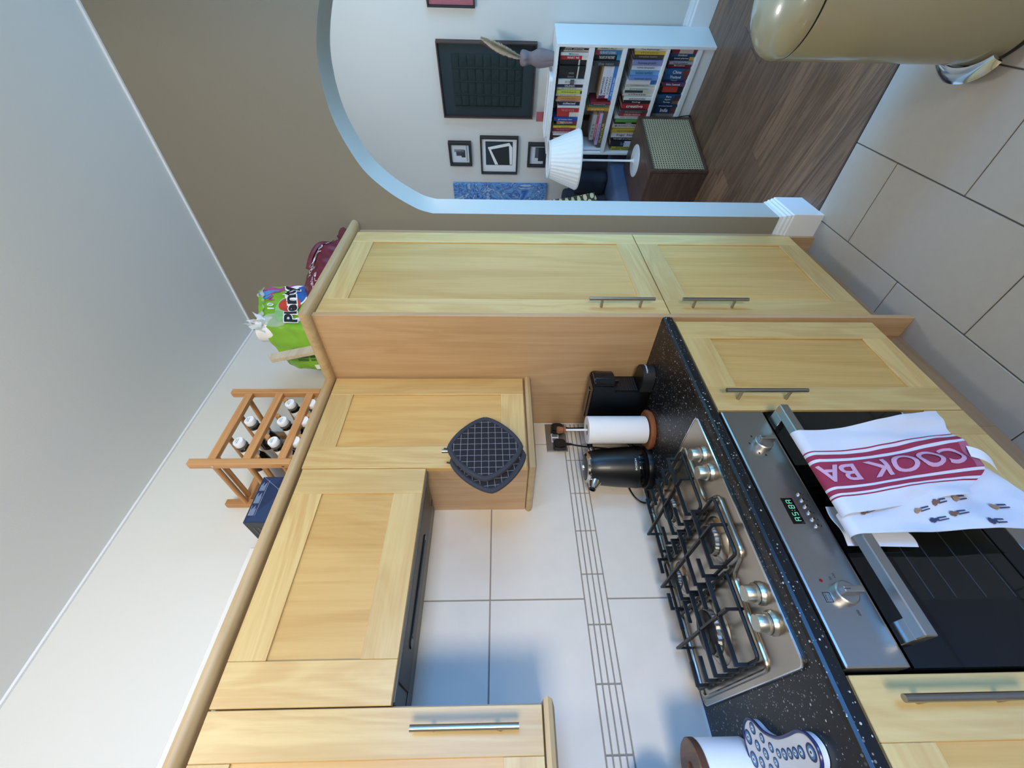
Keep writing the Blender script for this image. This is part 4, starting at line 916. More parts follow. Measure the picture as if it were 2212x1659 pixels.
obj('pedal_arm', bx(bc[0]-.155, bc[0]-.10, bc[1]+.0, bc[1]+.07, .006, .024, .002), BLACK, pb)
# ------------------------------------------------------------------ living room (local frame: x = right along the picture wall, y = away, z up)
def Lt(name, base, label, cat, group=None): return thing(name, base, label, cat, group, LIV)
bcw = Lt('bookcase', (-.39, .13, 0), 'white bookcase with four shelves of books against the picture wall', 'bookcase')
BX0, BX1, BY0, BY1 = -.778, 0.0, 0.0, .262
obj('side', bx(-.018, BX1, BY0, BY1, 0, 1.075, .001), WHITE, bcw); obj('side', bx(BX0, BX0+.018, BY0, BY1, 0, 1.075, .001), WHITE, bcw)
obj('top', bx(BX0+.0185, -.0185, BY0, BY1, 1.056, 1.0745, .001), WHITE, bcw)
for a, b in ((.817, .853), (.595, .624), (.306, .325), (.084, .113)): obj('shelf', bx(BX0+.0185, -.0185, BY0+.001, BY1-.006, a, b, .001), WHITE, bcw)
obj('back_panel', bx(BX0+.0185, -.0185, BY1-.005, BY1, .084, 1.056), WHITE, bcw); obj('kickboard', bx(BX0+.0185, -.0185, .012, .024, 0.001, .0835), WHITE, bcw)
SH = {'top': ('s1', .8535), 'second': ('s2', .6245), 'third': ('s3', .3255), 'bottom': ('s4', .1135)}
ORD = ['first', 'second', 'third', 'fourth', 'fifth', 'sixth', 'seventh', 'eighth', 'ninth', 'tenth', 'eleventh', 'twelfth', 'thirteenth', 'fourteenth', 'fifteenth', 'sixteenth', 'seventeenth', 'eighteenth', 'nineteenth', 'twentieth', 'twenty-first', 'twenty-second', 'twenty-third', 'twenty-fourth', 'twenty-fifth', 'twenty-sixth', 'twenty-seventh', 'twenty-eighth', 'twenty-ninth', 'thirtieth', 'thirty-first']
def bkm(c): return mat('book_'+c.strip('#'), c, 0.5)
PG = mat('book_pages', '#d8d0bc', 0.9)
def book(x0, x1, y0, dep, z0, z1, col, label, grp, title=None, tcol='#e8e8ea', bands=(), tw=.6, th=.55):
    """upright book, spine to the front (y0)"""
    t = Lt('book', ((x0+x1)/2, y0+dep/2, z0), label, 'book', grp); m = bkm(col); x0 += .0006; x1 -= .0006
    bm = B(); box(bm, x0, x1, y0, y0+.002, z0, z1, .0006); box(bm, x0, x0+.0012, y0+.002, y0+dep, z0, z1); box(bm, x1-.0012, x1, y0+.002, y0+dep, z0, z1); obj('cover', bm, m, t)
    obj('pages', bx(x0+.0013, x1-.0013, y0+.0022, y0+dep-.003, z0+.002, z1-.003), PG, t)
    H = z1-z0
    for a, b, c in bands: obj('spine_band', bx(x0-.0001, x1+.0001, y0-.0004, y0+.001, z1-H*b, z1-H*a), bkm(c), t)
    if title: text(title, t, bkm(tcol), ((x0+x1)/2, y0-.0009, z0+H*.52), (0, 0, -1), (1, 0, 0), H*tw, (x1-x0)*th, bold=.01)
    return t
GN = {'top': 'books on the top shelf', 'second': 'books on the second shelf', 'third': 'books on the third shelf', 'bottom': 'books on the bottom shelf'}
def row(shelf, items, start=0):
    for i, it in enumerate(items):
        s0, s1, h, col, cname, title = it[:6]; kw = it[6] if len(it) > 6 else {}
        z0 = SH[shelf][1]; book(-s1-.006, -s0-.006, .024+.006*((i*7) % 3), .125, z0, z0+h-.006, col, f'{cname} book, {ORD[start+i]} from the right on the {shelf} bookcase shelf', GN[shelf], title, **kw)
D = dict
row('top', [(0.012, 0.028, 0.195, '#d8dade', 'white spine with dark head', 'Best stories', D(tcol='#5a5f70', bands=((0, .16, '#2b2630'),))), (0.028, 0.043, 0.193, '#1b1b20', 'black', 'home  planning', D(tw=.7)), (0.043, 0.053, 0.175, '#d9d4c8', 'thin cream', 'a short history', D(tcol='#77706a')), (0.053, 0.073, 0.193, '#d5d9e2', 'white and blue', 'Milkman', D(tcol='#35528c', tw=.35)), (0.074, 0.1, 0.192, '#a9262c', 'bright red', 'WHAT WE', D(tw=.45, bands=((.80, 1, '#d8d3c6'),))),
 (0.101, 0.136, 0.192, '#1a1b1c', 'thick black', None, D(bands=((.70, .755, '#d5d2cc'),))), (0.136, 0.17, 0.192, '#161718', 'plain black', None, D(bands=((.70, .75, '#d5d2cc'),))), (0.17, 0.194, 0.19, '#1c1d1e', 'black clothbound', 'notes', D(tw=.2, tcol='#8a8a88', bands=((.70, .75, '#d5d2cc'),))), (0.194, 0.22, 0.19, '#181818', 'black banded', 'letters', D(tw=.25, tcol='#8a8a88', bands=((.70, .75, '#d5d2cc'),))),
 (0.221, 0.253, 0.189, '#cfcdcb', 'pale grey with photo block', 'NEW YORK TRILOGY', D(tcol='#7c7b7d', tw=.42, bands=((.47, .63, '#4b4d50'),))), (0.254, 0.277, 0.189, '#1e2242', 'navy', 'ORLANDO', D(tw=.4)), (0.277, 0.295, 0.19, '#cfccc4', 'cream', 'Mrs Dalloway', D(tcol='#6a655e')), (0.296, 0.315, 0.191, '#b9bd3a', 'acid yellow', 'essays', D(tcol='#5f6020', bands=((.93, 1, '#2b2a24'),))), (0.315, 0.325, 0.19, '#c9c4b2', 'slim buff', None), (0.325, 0.339, 0.192, '#d9dade', 'slim white', 'poems', D(tcol='#777777')),
 (0.339, 0.359, 0.182, '#bf8435', 'orange-gold', 'the golden mean', D(tcol='#7a4a1c')), (0.359, 0.374, 0.19, '#b99299', 'dusty pink', 'wanderers', D(tcol='#5b3a44')), (0.374, 0.404, 0.162, '#20222e', 'short dark navy', 'collected'), (0.404, 0.416, 0.173, '#d3d2d2', 'thin white', None), (0.418, 0.451, 0.17, '#b02c2c', 'red two-line', 'THE RED HOUSE', D(tcol='#d98a80')), (0.451, 0.488, 0.168, '#b83a30', 'vermilion with white foot', None, D(bands=((.58, 1, '#d9d2c9'),))),
 (0.489, 0.515, 0.19, '#24458c', 'royal blue', 'girl woman other', D()), (0.515, 0.542, 0.167, '#7c2a33', 'maroon', 'THE GOLDEN', D(bands=((.04, .40, '#9a7a52'),))), (0.542, 0.555, 0.18, '#23444a', 'thin teal', None), (0.555, 0.569, 0.19, '#cdb23c', 'thin yellow', 'a year', D(tcol='#6a5a1c')), (0.569, 0.601, 0.191, '#8c2746', 'crimson', 'the secret history', D(tcol='#c98aa0')), (0.601, 0.618, 0.188, '#d6d2d2', 'white with dark foot', 'normal', D(tcol='#555555', bands=((.83, 1, '#35251f'),))), (0.618, 0.629, 0.184, '#cdc7c9', 'slim pale', None), (0.63, 0.648, 0.178, '#2b211f', 'dark brown', None), (0.649, 0.666, 0.176, '#c9bfae', 'beige', 'walking', D(tcol='#6a5f52')), (0.666, 0.69, 0.176, '#c25f4b', 'coral', 'SAPIENS')])
row('second', [(0.015, 0.036, 0.189, '#c9c6b2', 'cream with green head', 'HARD ACT', D(tcol='#2b3a2a', bands=((0, .06, '#3a6a4c'),))), (0.038, 0.067, 0.19, '#2f77b3', 'bright blue', "YOU'RE NOT LISTENING", D(bands=((0, .2, '#a04350'),))), (0.068, 0.101, 0.187, '#15181d', 'black', 'THE ART OF THE START', D(bands=((.86, 1, '#3d8fb5'),))), (0.101, 0.133, 0.186, '#33373a', 'dark grey', 'the next', D(tcol='#85898b'))])
row('second', [(0.372, 0.385, 0.157, '#8d2c37', 'thin crimson', None), (0.385, 0.396, 0.156, '#57263c', 'thin plum', 'story'), (0.396, 0.412, 0.163, '#4f8580', 'sea-green', 'map', D(tcol='#24403e')), (0.412, 0.434, 0.173, '#b58428', 'mustard', 'the garden year', D(tcol='#f0dba0'))], 4)
row('third', [(0.018, 0.036, 0.222, '#d8d8d6', 'white', 'The Pathology', D(tcol='#3a3a44')), (0.037, 0.061, 0.215, '#d3b84a', 'butter yellow', 'theory', D(tcol='#9a8020')), (0.062, 0.088, 0.218, '#46413c', 'dark taupe', 'complete letters', D(tcol='#b5aa96')), (0.092, 0.125, 0.214, '#8289b8', 'lilac', 'business growth', D(tcol='#3a4272')), (0.126, 0.154, 0.21, '#cdd3e6', 'very pale blue', 'business demographics', D(tcol='#5a6080')), (0.155, 0.192, 0.21, '#6ea3cf', 'sky blue', 'business numbers', D(tcol='#2c5a86')), (0.192, 0.217, 0.211, '#6f8cc4', 'cornflower blue', 'business starts', D(tcol='#33508a')), (0.217, 0.246, 0.226, '#d2d4dc', 'white with blue foot', None, D(bands=((.80, 1, '#2a62a6'),))), (0.247, 0.264, 0.227, '#cfccc4', 'first cream', 'middlemarch', D(tcol='#77706a')), (0.264, 0.284, 0.227, '#cbc8be', 'second cream', 'persuasion', D(tcol='#55504a')), (0.284, 0.304, 0.232, '#c7c9c4', 'pale with dark blue label', None, D(bands=((.06, .65, '#2b4356'),))), (0.305, 0.328, 0.228, '#cfccc2', 'third cream', 'villette', D(tcol='#6a665e')), (0.33, 0.352, 0.214, '#d5d3cc', 'ivory', 'atomic', D(tcol='#44403c')),
 (0.357, 0.38, 0.21, '#1c1b26', 'blackish blue', 'living', D(tw=.3)), (0.382, 0.421, 0.215, '#a2202c', 'scarlet', 'creative', D(bands=())), (0.425, 0.446, 0.218, '#4b3e3c', 'brown-grey', 'the innovators', D(tcol='#9a8f88')), (0.447, 0.473, 0.22, '#8e2b36', 'dark red', 'CHELSEA HANDLER', D(tcol='#e3c5c5')), (0.473, 0.497, 0.246, '#c9cbce', 'silver grey', 'life lessons', D(tcol='#85888c')), (0.498, 0.516, 0.236, '#4d8a3c', 'green', None), (0.516, 0.534, 0.237, '#1e2321', 'black-green', 'notes', D(tw=.2)), (0.534, 0.568, 0.246, '#c9c7c2', 'wide pale', 'MICROWAVE COOKING', D(tcol='#3a3a38', tw=.8)), (0.571, 0.599, 0.246, '#b3962c', 'ochre', 'the art of cooking', D(tcol='#5a4a14')), (0.601, 0.642, 0.24, '#cdcdd2', 'thick white', 'frugal  fresh', D(tcol='#2e2e36')), (0.646, 0.667, 0.233, '#15161c', 'narrow black', 'THE HABIT OF ATTENTION', D(tw=.8)), (0.667, 0.715, 0.233, '#161a24', 'broad black with white block', 'RAY', D(tw=.2, tcol='#6c86a8', bands=((.5, .95, '#cfd6e0'),))), (0.715, 0.735, 0.214, '#b5b04a', 'olive yellow', 'ROCKET', D(tcol='#3a3a18')), (0.735, 0.752, 0.219, '#bdb52c', 'lemon yellow', 'DEEP WORK', D(tcol='#1d1c10', tw=.8, th=.7))])
row('bottom', [(0.019, 0.047, 0.177, '#7c3038', 'maroon with white label', None, D(bands=((.30, .85, '#cdbcb6'),))), (0.047, 0.069, 0.178, '#1d4a7c', 'blue', 'Scotland', D(tw=.36)), (0.069, 0.093, 0.175, '#1b2a52', 'navy with yellow foot', 'travel planner', D(bands=((.80, 1, '#b5a23a'),))), (0.094, 0.113, 0.172, '#9a9aa2', 'grey', 'Pacific notebook', D(tcol='#3c3c46')), (0.114, 0.128, 0.174, '#6a2030', 'red with pale title', 'Barcelona', D(tw=.45)), (0.128, 0.14, 0.174, '#7c1c2a', 'slim red', None), (0.14, 0.178, 0.176, '#1e558c', 'large blue', 'China', D(tw=.36, bands=((.72, 1, '#6a3a34'),))), (0.178, 0.21, 0.178, '#1d528a', 'second large blue', 'Thailand', D(tw=.45, bands=((.78, 1, '#5a3a36'),))), (0.21, 0.226, 0.176, '#1b3c6a', 'thin blue', 'Nepal', D(tw=.25)), (0.226, 0.254, 0.174, '#5c3058', 'purple', 'Belize, Guatemala', D(tw=.6)), (0.256, 0.295, 0.178, '#151417', 'black with red label', None, D(bands=((.12, .76, '#b0392f'),))), (0.295, 0.31, 0.176, '#131318', 'slim black', None), (0.31, 0.335, 0.177, '#1d4a78', 'steel blue', 'Peru', D(tw=.22, bands=((.74, 1, '#3c2c38'),))), (0.335, 0.356, 0.176, '#1d466e', 'mid blue', 'Egypt', D(tw=.26, bands=((.74, 1, '#4a3430'),))), (0.356, 0.381, 0.176, '#1a3e66', 'deep blue', 'Turkey', D(tw=.32, bands=((.72, 1, '#7a5a50'),))), (0.381, 0.397, 0.177, '#182c50', 'thin navy', 'Dominican Republic', D(tw=.6)), (0.397, 0.447, 0.177, '#17345e', 'thick blue', 'India', D(tw=.34, bands=((.75, 1, '#5a3434'),))), (0.448, 0.473, 0.176, '#8a8a8c', 'mid grey', None)])
text('EASY', bcw, WINK, (0, -5, 0), (1, 0, 0), (0, 0, 1), .001, .001) if False else None
# books lying flat on the second shelf
def flat(x0, x1, y0, dep, z0, th, col, label, title=None, tcol='#33343c', tilt=0.0, foot=None):
    t = Lt('book', ((x0+x1)/2, y0+dep/2, z0), label, 'book', 'books lying flat on the second shelf'); m = bkm(col); z1 = z0+th-.0006
    bm = B(); box(bm, x0, x1, y0, y0+.002, z0, z1, .0005); box(bm, x0, x1, y0+.002, y0+dep, z0, z0+.0012); box(bm, x0, x1, y0+.002, y0+dep, z1-.0012, z1); obj('cover', bm, m, t)
    obj('pages', bx(x0+.002, x1-.002, y0+.0022, y0+dep-.003, z0+.0013, z1-.0013), PG, t)
    if foot: obj('spine_band', bx(x0-.0001, x0+.02, y0-.0004, y0+.001, z0, z1), bkm(foot), t)
    if title: text(title, t, bkm(tcol), ((x0+x1)/2-.02, y0-.0009, z0+th/2), (1, 0, 0), (0, 0, 1), (x1-x0)*.55, th*.55, bold=.012)
    return t
z = .6245
for th, x0, x1, col, label, title, tc, ft in ((.026, -.366, -.140, '#3a72b4', 'blue book lowest in the flat stack between upright books', 'the mom test', '#b8d0ea', None), (.026, -.352, -.137, '#d3d5de', 'white book second up in the right flat stack', 'INSPIRED', '#6a6c7a', None), (.020, -.350, -.140, '#cfd1da', 'white book in the middle of the right flat stack', 'LOVED', '#3c3846', '#8c3044'), (.028, -.352, -.140, '#d5d6df', 'white book fourth up in the right flat stack', 'EMPOWERED', '#35304e', '#5a3060'), (.010, -.355, -.138, '#9a7a5c', 'thin brown notebook on top of the right flat stack', None, '#333333', None)):
    flat(x0, x1, .03, .13, z, th, col, label, title, tc, 0, ft); z += th
z = .6245
for th, x0, x1, col, label, title, tc, ft in ((.034, -.735, -.450, '#5b4c3c', 'patterned dark and gold book lowest in the left flat stack', 'FLAVOUR', '#d0b060', None), (.024, -.712, -.462, '#b9a5cf', 'lavender book second up in the left flat stack', 'the art of eating', '#5a4470', None), (.020, -.668, -.480, '#b04a66', 'pink-red book third up in the left flat stack', 'CHANGE BY DESIGN', '#e8c0c8', None), (.030, -.672, -.476, '#a9a9a8', 'grey book on top of the left flat stack', 'T H E Y', '#3c3c3c', None)):
    flat(x0, x1, .03, .14, z, th, col, label, title, tc, 0, ft); z += th
for k in range(18): 
    pass
tag(obj('document_box', bx(-.752, -.738, .02, .20, .6245, .80, .001), bkm('#dfe3ee'), None, False, LIV), 'white slim folder upright at the left end of the second shelf', 'folder')
tag(obj('wooden_box', bx(-.735, -.60, .17, .245, .6245, .79, .002), mat('brown_box', '#5a4634', 0.6), None, False, LIV), 'brown box standing behind the left flat stack of books', 'box')
# things on top of the bookcase
vs_ = Lt('vase', (-.150, .13, 1.0745), 'mauve torso-shaped vase holding pampas grass on the bookcase', 'vase')
def vr(h):
    K = [(0, .042, .032), (.03, .050, .038), (.065, .056, .044), (.10, .060, .046), (.125, .052, .040), (.155, .038, .030), (.175, .039, .031), (.20, .047, .040), (.218, .050, .041), (.232, .044, .033), (.238, .030, .024)]
    for (a, b, c), (d, e_, f) in zip(K, K[1:]):
        if h <= d: t = (h-a)/(d-a); return b+(e_-b)*t, c+(f-c)*t
    return K[-1][1:]
def vp(u, v):
    h = .238*v; a, b = vr(h); th = 2*PI*u; x, y = a*math.cos(th), b*math.sin(th)
    fr_ = max(0, -math.sin(th))
    y -= fr_**2*(.014*math.exp(-((h-.20)/.018)**2)*(math.exp(-((abs(x)-.022)/.014)**2)) - .006*math.exp(-(x/.005)**2)*math.exp(-((h-.03)/.05)**2))
    x *= 1+.0; return Vector((-.150+x, .13+y, 1.0745+h))
bm = B(); N1, N2 = 48, 36; R = [[bm.verts.new(vp(i/N1, j/N2)) for j in range(N2+1)] for i in range(N1)]
for i in range(N1):
    for j in range(N2): bm.faces.new((R[i][j], R[(i+1) % N1][j], R[(i+1) % N1][j+1], R[i][j+1]))
bm.faces.new([R[i][0] for i in range(N1)][::-1]); bm.faces.new([R[i][-1] for i in range(N1)])
obj('vessel', bm, mat('mauve_ceramic', '#7d6f74', 0.8, bump=.3, bscale=300), vs_, True)
PMP = mat('pampas', '#e6d6c0', 0.95, var=.15, vscale=60); PMB = mat('pampas_brown', '#8c6a50', 0.95, var=.15, vscale=60)
rr = random.Random(11)
def plume(tip, bend, m, r0, nm='plume'):
    b0 = Vector((-.150, .13, 1.30)); P = curve([b0-Vector((0, 0, .10)), b0, b0.lerp(tip, .5)+bend, tip], 10)
    p = Lt('pampas_stem', (b0.x, b0.y, 1.10), {'a': 'tall cream pampas plume leaning right in the mauve vase', 'b': 'second cream pampas plume lying lower in the mauve vase', 'c': 'thin brown grass plume on the left in the mauve vase'}[nm], 'dried grass', 'dried grass in the vase')
    obj('stem', tube(B(), P, .0016, 6), PMB, p, True)
    bm = B(); n = len(P)
    for i in range(n//3, n):
        f = (i-n/3)/(n*2/3); r = r0*math.sin(PI*min(.97, .12+f*.86))**.7; d = (P[min(i+1, n-1)]-P[max(0, i-1)]).normalized()
        for k in range(120):
            th = rr.uniform(0, 2*PI); u, v = frame(d); o = (u*math.cos(th)+v*math.sin(th)); a = P[i]+d*rr.uniform(-.006, .006); tip_ = a+o*r*rr.uniform(.5, 1.15)+d*r*rr.uniform(.5, 1.3); s = d.cross(o)*.0016
            mid = a.lerp(tip_, .55)+o*r*.15; q = [bm.verts.new(x) for x in (a-s, a+s, mid+s, tip_, mid-s)]; bm.faces.new(q)
    h = obj('hairs', bm, m, p); h['kind'] = 'stuff'
plume(Vector((-.020, .09, 1.575)), Vector((.0, -.01, .0)), PMP, .026, 'a'); plume(Vector((-.055, .11, 1.545)), Vector((-.008, 0, 0)), PMP, .022, 'b'); plume(Vector((-.070, .14, 1.585)), Vector((-.016, .01, .0)), PMB, .010, 'c')
tryp = rrect(-.672, -.225, .03, .20, .03)
bm = prism(B(), tryp, 1.0752, 1.082, XY); ty_ = Lt('tray', (-.45, .115, 1.0752), 'long low white tray lying on top of the bookcase', 'tray'); obj('base', bm, WHITEP, ty_)
obj('rim', tube(B(), [(a, b, 1.094) for a, b in tryp]+[(tryp[0][0], tryp[0][1], 1.094)], .006, 8), WHITEP, ty_, True); obj('wall', sweep(B(), tryp, [(-.001, 1.080), (.001, 1.080), (.001, 1.095), (-.001, 1.095)], True), WHITEP, ty_)
rcd = Lt('greeting_card', (-.606, .215, 1.0752), 'small dusty red card standing on the bookcase behind the tray', 'card')
obj('card', bx(-.644, -.568, .214, .217, 1.0755, 1.158), mat('dusty_red_card', '#a8555a', 0.7), rcd)
for k, w in enumerate((.020, .014)): obj('print_line', bx(-.62, -.62+w*2, .2134, .2142, 1.108-.012*k, 1.1095-.012*k), mat('card_ink', '#70353c', 0.7), rcd)
# pictures on the wall (wall face y = .275)
YP = .274
def pic(name, s0, s1, z0, z1, label, fm, fw=.018, dep=.032, mat_m=None, mw=0):
    t = Lt(name, (-(s0+s1)/2, YP, z0), label, 'picture'); x0, x1 = -s1, -s0
    for a, b, c, d in ((x0, x0+fw, z0, z1), (x1-fw, x1, z0, z1), (x0+fw, x1-fw, z0, z0+fw), (x0+fw, x1-fw, z1-fw, z1)): obj('frame_bar', bx(a, b, YP-dep, YP, c, d, .001), fm, t)
    if mat_m: obj('mount', bx(x0+fw, x1-fw, YP-.012, YP-.008, z0+fw, z1-fw), mat_m, t)
    return t
FK = mat('frame_black', '#1f1e1e', 0.4); GLS = tinted_glass('picture_glass', (.97, .98, 1, 1))
dp = pic('picture', .112, .642, 1.186, 1.912, 'large framed dark green textile picture with ruched squares', mat('frame_rosewood', '#4a342e', 0.45), .010, .038)
DKG = mat('dark_green_cloth', '#1d2b2c', 0.9, bump=.3, bscale=200); DKB = mat('dark_board', '#253238', 0.8)
obj('backing', bx(-.632, -.122, YP-.016, YP-.004, 1.196, 1.902), DKB, dp)
def ruche(u, v):
    x = lerp(-.560, -.188, u); zz = lerp(1.278, 1.815, v); c = u*4; f = c-int(c) if u < 1 else 1; g = abs(math.sin(PI*c)); k = v*9; e_ = abs(math.sin(PI*k))
    hgt = .004+.009*g**.4*e_**.35+.008*max(0, 1-g*4)*(.6+.4*noise.noise(Vector((x*60, zz*60, 0))))+.003*noise.noise(Vector((x*40, zz*40, 3)))
    edge_ = min(1, min(u, 1-u, v, 1-v)*30); return (x+.004*noise.noise(Vector((zz*30, c, 1))), YP-.016-hgt*edge_, zz+.004*noise.noise(Vector((x*30, k, 7))))
obj('ruched_cloth', surf(B(), ruche, 64, 108), DKG, dp, True)
for k in range(4):
    x = lerp(-.560, -.188, k/4) if False else lerp(-.560, -.188, (k+.02)/3.98)
    bm = tube(B(), [(x+.006*noise.noise(Vector((j*.9, k, 2))), YP-.026-.005*noise.noise(Vector((j*.7, k, 9))), lerp(1.285, 1.808, j/40)) for j in range(41)], [.0045+.003*noise.noise(Vector((j*1.3, k, 4))) for j in range(41)], 6); obj('ruffle', bm, DKG, dp, True)
s1_ = pic('picture', .856, 1.078, 1.708, 1.908, 'small black-framed photograph, top of the column beside the large dark picture', FK, .022, .034, mat('photo_pale', '#cfd8e2', 0.4))
for a, b, c, d, m_ in ((-.99, -.945, 1.80, 1.845, '#3b4047'), (-1.005, -.935, 1.765, 1.80, '#2d3238'), (-.955, -.93, 1.775, 1.86, '#7c8894'), (-1.04, -.885, 1.745, 1.755, '#8fa0b2')): obj('photo_shape', bx(a, b, YP-.0135, YP-.012, c, d), bkm(m_), s1_)
s2_ = pic('picture', .858, 1.080, 1.040, 1.206, 'small black-framed photograph half hidden by the lamp shade', FK, .022, .034, MATS['photo_pale'])
for a, b, c, d, m_ in ((-1.03, -.90, 1.062, 1.110, '#22262b'), (-1.0, -.90, 1.11, 1.14, '#4f565e')): obj('photo_shape', bx(a, b, YP-.0135, YP-.012, c, d), bkm(m_), s2_)
md = pic('picture', .806, 1.156, 1.294, 1.628, 'square black-framed print of tilted white squares, middle of the small picture column', FK, .014, .034, mat('print_mount', '#e6e8ec', 0.5))
obj('print', bx(-1.075, -.852, YP-.0135, YP-.012, 1.342, 1.582), bkm('#22303e'), md)
def quad(P, m, y, nm, par): return obj(nm, prism(B(), P, y-.0008, y, XZ), m, par)
quad([(-1.070, 1.500), (-.905, 1.562), (-.862, 1.372), (-.905, 1.345), (-1.070, 1.345)], WHF, YP-.0136, 'print_shape', md); quad([(-1.070, 1.470), (-.925, 1.535), (-.89, 1.375), (-1.07, 1.365)], bkm('#1e2326'), YP-.0145, 'print_shape', md)
bp = Lt('canvas', (-1.55, YP, 1.0), 'tall blue marbled canvas on the wall behind the sofa', 'picture'); obj('canvas', bx(-1.85, -1.268, YP-.030, YP, 1.0, 1.905, .002), swirl('blue_marbling', ['#1f3f8c', '#3466bd', '#6fa3cf', '#2c54a8', '#a9c6dc', '#2a4fa6'], 3.2, 5.5), bp)
pk = pic('picture', -.45, -.076, 1.620, 1.938, 'black-framed picture with a pink mount near the window', FK, .010, .03, mat('pink_mount', '#a9616c', 0.7)); obj('print', bx(.18, .36, YP-.0135, YP-.012, 1.66, 1.88), WHF, pk)
# cane cabinet, lamp and flex
cc = Lt('cane_cabinet', (-.66, -.33, 0), 'dark walnut cabinet with a woven cane door beside the sofa', 'cabinet')
CX0, CX1, CY0, CY1, CH = -.87, -.462, -.642, -.030, .405
for a, b, c, d, e_, f in ((CX0, CX1, CY0, CY1, CH-.022, CH), (CX0, CX1, CY0, CY1, .001, .022)): obj('panel', bx(a, b, c, d, e_, f, .001), WN, cc)
obj('panel', bx(CX0, CX0+.018, CY0, CY1, .0225, CH-.0225), WN, cc)
for c in (CY0, CY1-.018): obj('panel', bx(CX0+.0185, CX1-.0005, c, c+.018, .0225, CH-.0225), WNX, cc)
cd_ = obj('door', bx(CX1+.002, CX1+.010, CY0+.010, CY1-.008, .012, CH-.010), mat('cane_backing', '#1c1512', 0.9), cc, label='framed cane webbing door')
for a, b, c, d in ((CY0-.002, CY0+.018, .004, CH), (CY1-.022, CY1, .004, CH), (CY0+.0185, CY1-.0225, CH-.026, CH), (CY0+.0185, CY1-.0225, .004, .024)): obj('frame_bar', bx(CX1+.003, CX1+.022, a, b, c, d, .001), WN, cd_)
CANE = mat('cane_webbing', '#b8a98a', 0.7, var=.12, vscale=60)
bm = B(); ya, yb, za, zb = CY0+.018, CY1-.022, .024, CH-.026; ny, nz = 30, 20
for i in range(ny+1):
    y = lerp(ya, yb, i/ny); box(bm, CX1+.0135, CX1+.0145, y-.0042, y+.0042, za, zb)
for j in range(nz+1):
    zz = lerp(za, zb, j/nz); box(bm, CX1+.0146, CX1+.0156, ya, yb, zz-.0042, zz+.0042)
for i in range(-nz, ny):
    for s_ in (0, 1):
        pass
cw = obj('webbing', bm, CANE, cd_); cw['kind'] = 'stuff'
lc = (-.636, -.270)
lp = Lt('table_lamp', (*lc, CH), 'white table lamp with a pleated shade on the walnut cane cabinet', 'lamp')
obj('base', lathe(B(), [(0, 0), (.112, 0), (.113, .002), (.111, .006), (.05, .010), (.018, .015), (.011, .024), (0, .026)], (*lc, CH+.001), n=48), mat('lamp_white', '#cfd2d8', 0.35), lp, True)
obj('stem', lathe(B(), [(.011, .022), (.0078, .045), (.0075, .39), (.010, .42), (.015, .445), (0, .447)], (*lc, CH+.001), n=20), WHITEP, lp, True)
SHM = mat('lamp_shade_white', '#e6e9ec', 0.8); SHM.node_tree.nodes['Principled BSDF'].inputs['Subsurface Weight'].default_value = 0
NP = 144
def pleat(t, h): return 1+(.034 if int(t*NP+.5) % 4 < 2 else 0)*(1 if .012 < h < .222 else 0)
bm = lathe(B(), [(.205, 0), (.2075, .004), (.2065, .012), (.2035, .0125), (.128, .222), (.1285, .2225), (.130, .230), (.128, .235), (.1255, .235), (.1255, .225), (.2005, .013), (.203, .003), (.205, 0)], (*lc, .852), n=NP, fr=pleat)
obj('shade', bm, SHM, lp, True); obj('spider', bx(lc[0]-.13, lc[0]+.13, lc[1]-.003, lc[1]+.003, 1.062, 1.065), WHITEP, lp)
tag(obj('lamp_flex', tube(B(), curve([(-.535, .004, .155), (-.50, -.02, .20), (-.46, -.035, .17), (-.43, -.045, .09), (-.425, -.04, .03), (-.44, -.02, .006), (-.50, .0, .004)], 6), .0035, 8), BLACK, None, True, LIV), 'black flex arching behind the cane cabinet by the bottom shelf', 'cable')
# sofa and cushions
SB = mat('sofa_blue', '#49597a', 0.95, var=.10, vscale=14, bump=.3, bscale=400); SBD = mat('sofa_navy', '#2c3547', 0.95, var=.10, vscale=14, bump=.3, bscale=400)
sf = Lt('sofa', (-1.85, -.15, 0), 'blue fabric sofa behind the cane cabinet, seen past the archway jamb', 'sofa')
def soft(x0, x1, y0, y1, z0, z1, r): return bx(x0, x1, y0, y1, z0, z1, r, 3)
obj('arm', soft(-1.150, -.880, -.70, .19, .06, .505, .03), SB, sf, True); obj('arm', soft(-2.9, -2.65, -.70, .19, .06, .505, .03), SB, sf, True)
obj('frame', bx(-2.66, -1.14, -.66, .17, .06, .30, .01), SBD, sf); obj('back', soft(-2.9, -.93, .10, .255, .06, .80, .04), SBD, sf, True)
for a, b in ((-1.90, -1.155), (-2.65, -1.905)): obj('seat_cushion', soft(a, b, -.68, .06, .301, .45, .04), SBD, sf, True)
for a, b in ((-1.90, -1.16), (-2.64, -1.905)): obj('back_cushion', soft(a, b, -.10, .10, .452, .88, .05), SBD, sf, True)
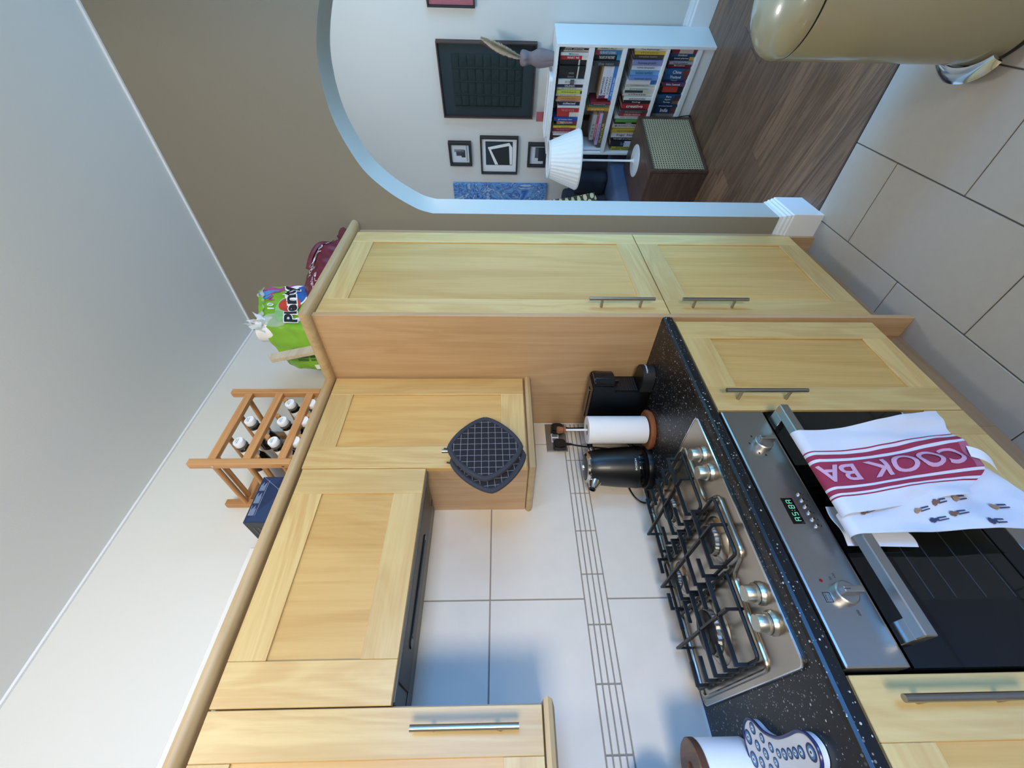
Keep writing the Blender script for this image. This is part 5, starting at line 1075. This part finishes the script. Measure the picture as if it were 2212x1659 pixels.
for x in (-1.0, -2.8):
    for y in (-.62, .12): obj('foot', cyl(B(), (x, y, 0.001), (x, y, .06), .02, .024, 10), BLACKM, sf)
sc1 = obj('cushion', bx(-1.16, -.965, -.035, .085, .506, .79, .045, 3), mat('navy_cushion', '#1f2a3a', 0.95, bump=.3, bscale=300), None, True, LIV); tag(sc1, 'dark navy cushion on the sofa arm behind the lamp', 'cushion')
def cush(u, v, s=1):
    a, b = 2*u-1, 2*v-1; puff = .065*((1-a**4)*(1-b**4))**.6*s; k = 1-.06*(1-min(1, abs(a*b)*1.2)); X, Z = a*.22*k, b*.22*k
    ca, sa = math.cos(.55), math.sin(.55); xx = X*ca-Z*sa; zz = X*sa+Z*ca
    return (-1.235+xx, -.23-puff+.10*(zz/.22), .735+zz)
bm = surf(B(), lambda u, v: cush(u, v), 26, 26); surf(bm, lambda u, v: cush(v, u, -1), 26, 26); bmesh.ops.remove_doubles(bm, verts=bm.verts[:], dist=1e-5)
pcm = mat('green_pattern_cloth', '#39503f', 0.95); n = pcm.node_tree; uvn = n.nodes.new('ShaderNodeUVMap'); mpn = n.nodes.new('ShaderNodeMapping'); mpn.inputs['Scale'].default_value = (11, 11, 1); mpn.inputs['Rotation'].default_value = (0, 0, .785)
vor = n.nodes.new('ShaderNodeTexVoronoi'); vor.inputs['Scale'].default_value = 1; vor.inputs['Randomness'].default_value = 0.1; ltn = n.nodes.new('ShaderNodeMath'); ltn.operation = 'LESS_THAN'; ltn.inputs[1].default_value = .40; mxn = n.nodes.new('ShaderNodeMix'); mxn.data_type = 'RGBA'; mxn.inputs[6].default_value = lin('#33493a'); mxn.inputs[7].default_value = lin('#c9cdb4')
n.links.new(uvn.outputs[0], mpn.inputs[0]); n.links.new(mpn.outputs[0], vor.inputs['Vector']); n.links.new(vor.outputs['Distance'], ltn.inputs[0]); n.links.new(ltn.outputs[0], mxn.inputs[0]); n.links.new(mxn.outputs[2], n.nodes['Principled BSDF'].inputs['Base Color'])
tag(obj('patterned_cushion', bm, pcm, None, True, LIV), 'green and cream patterned cushion leaning on the sofa behind the jamb', 'cushion')
flush_text()
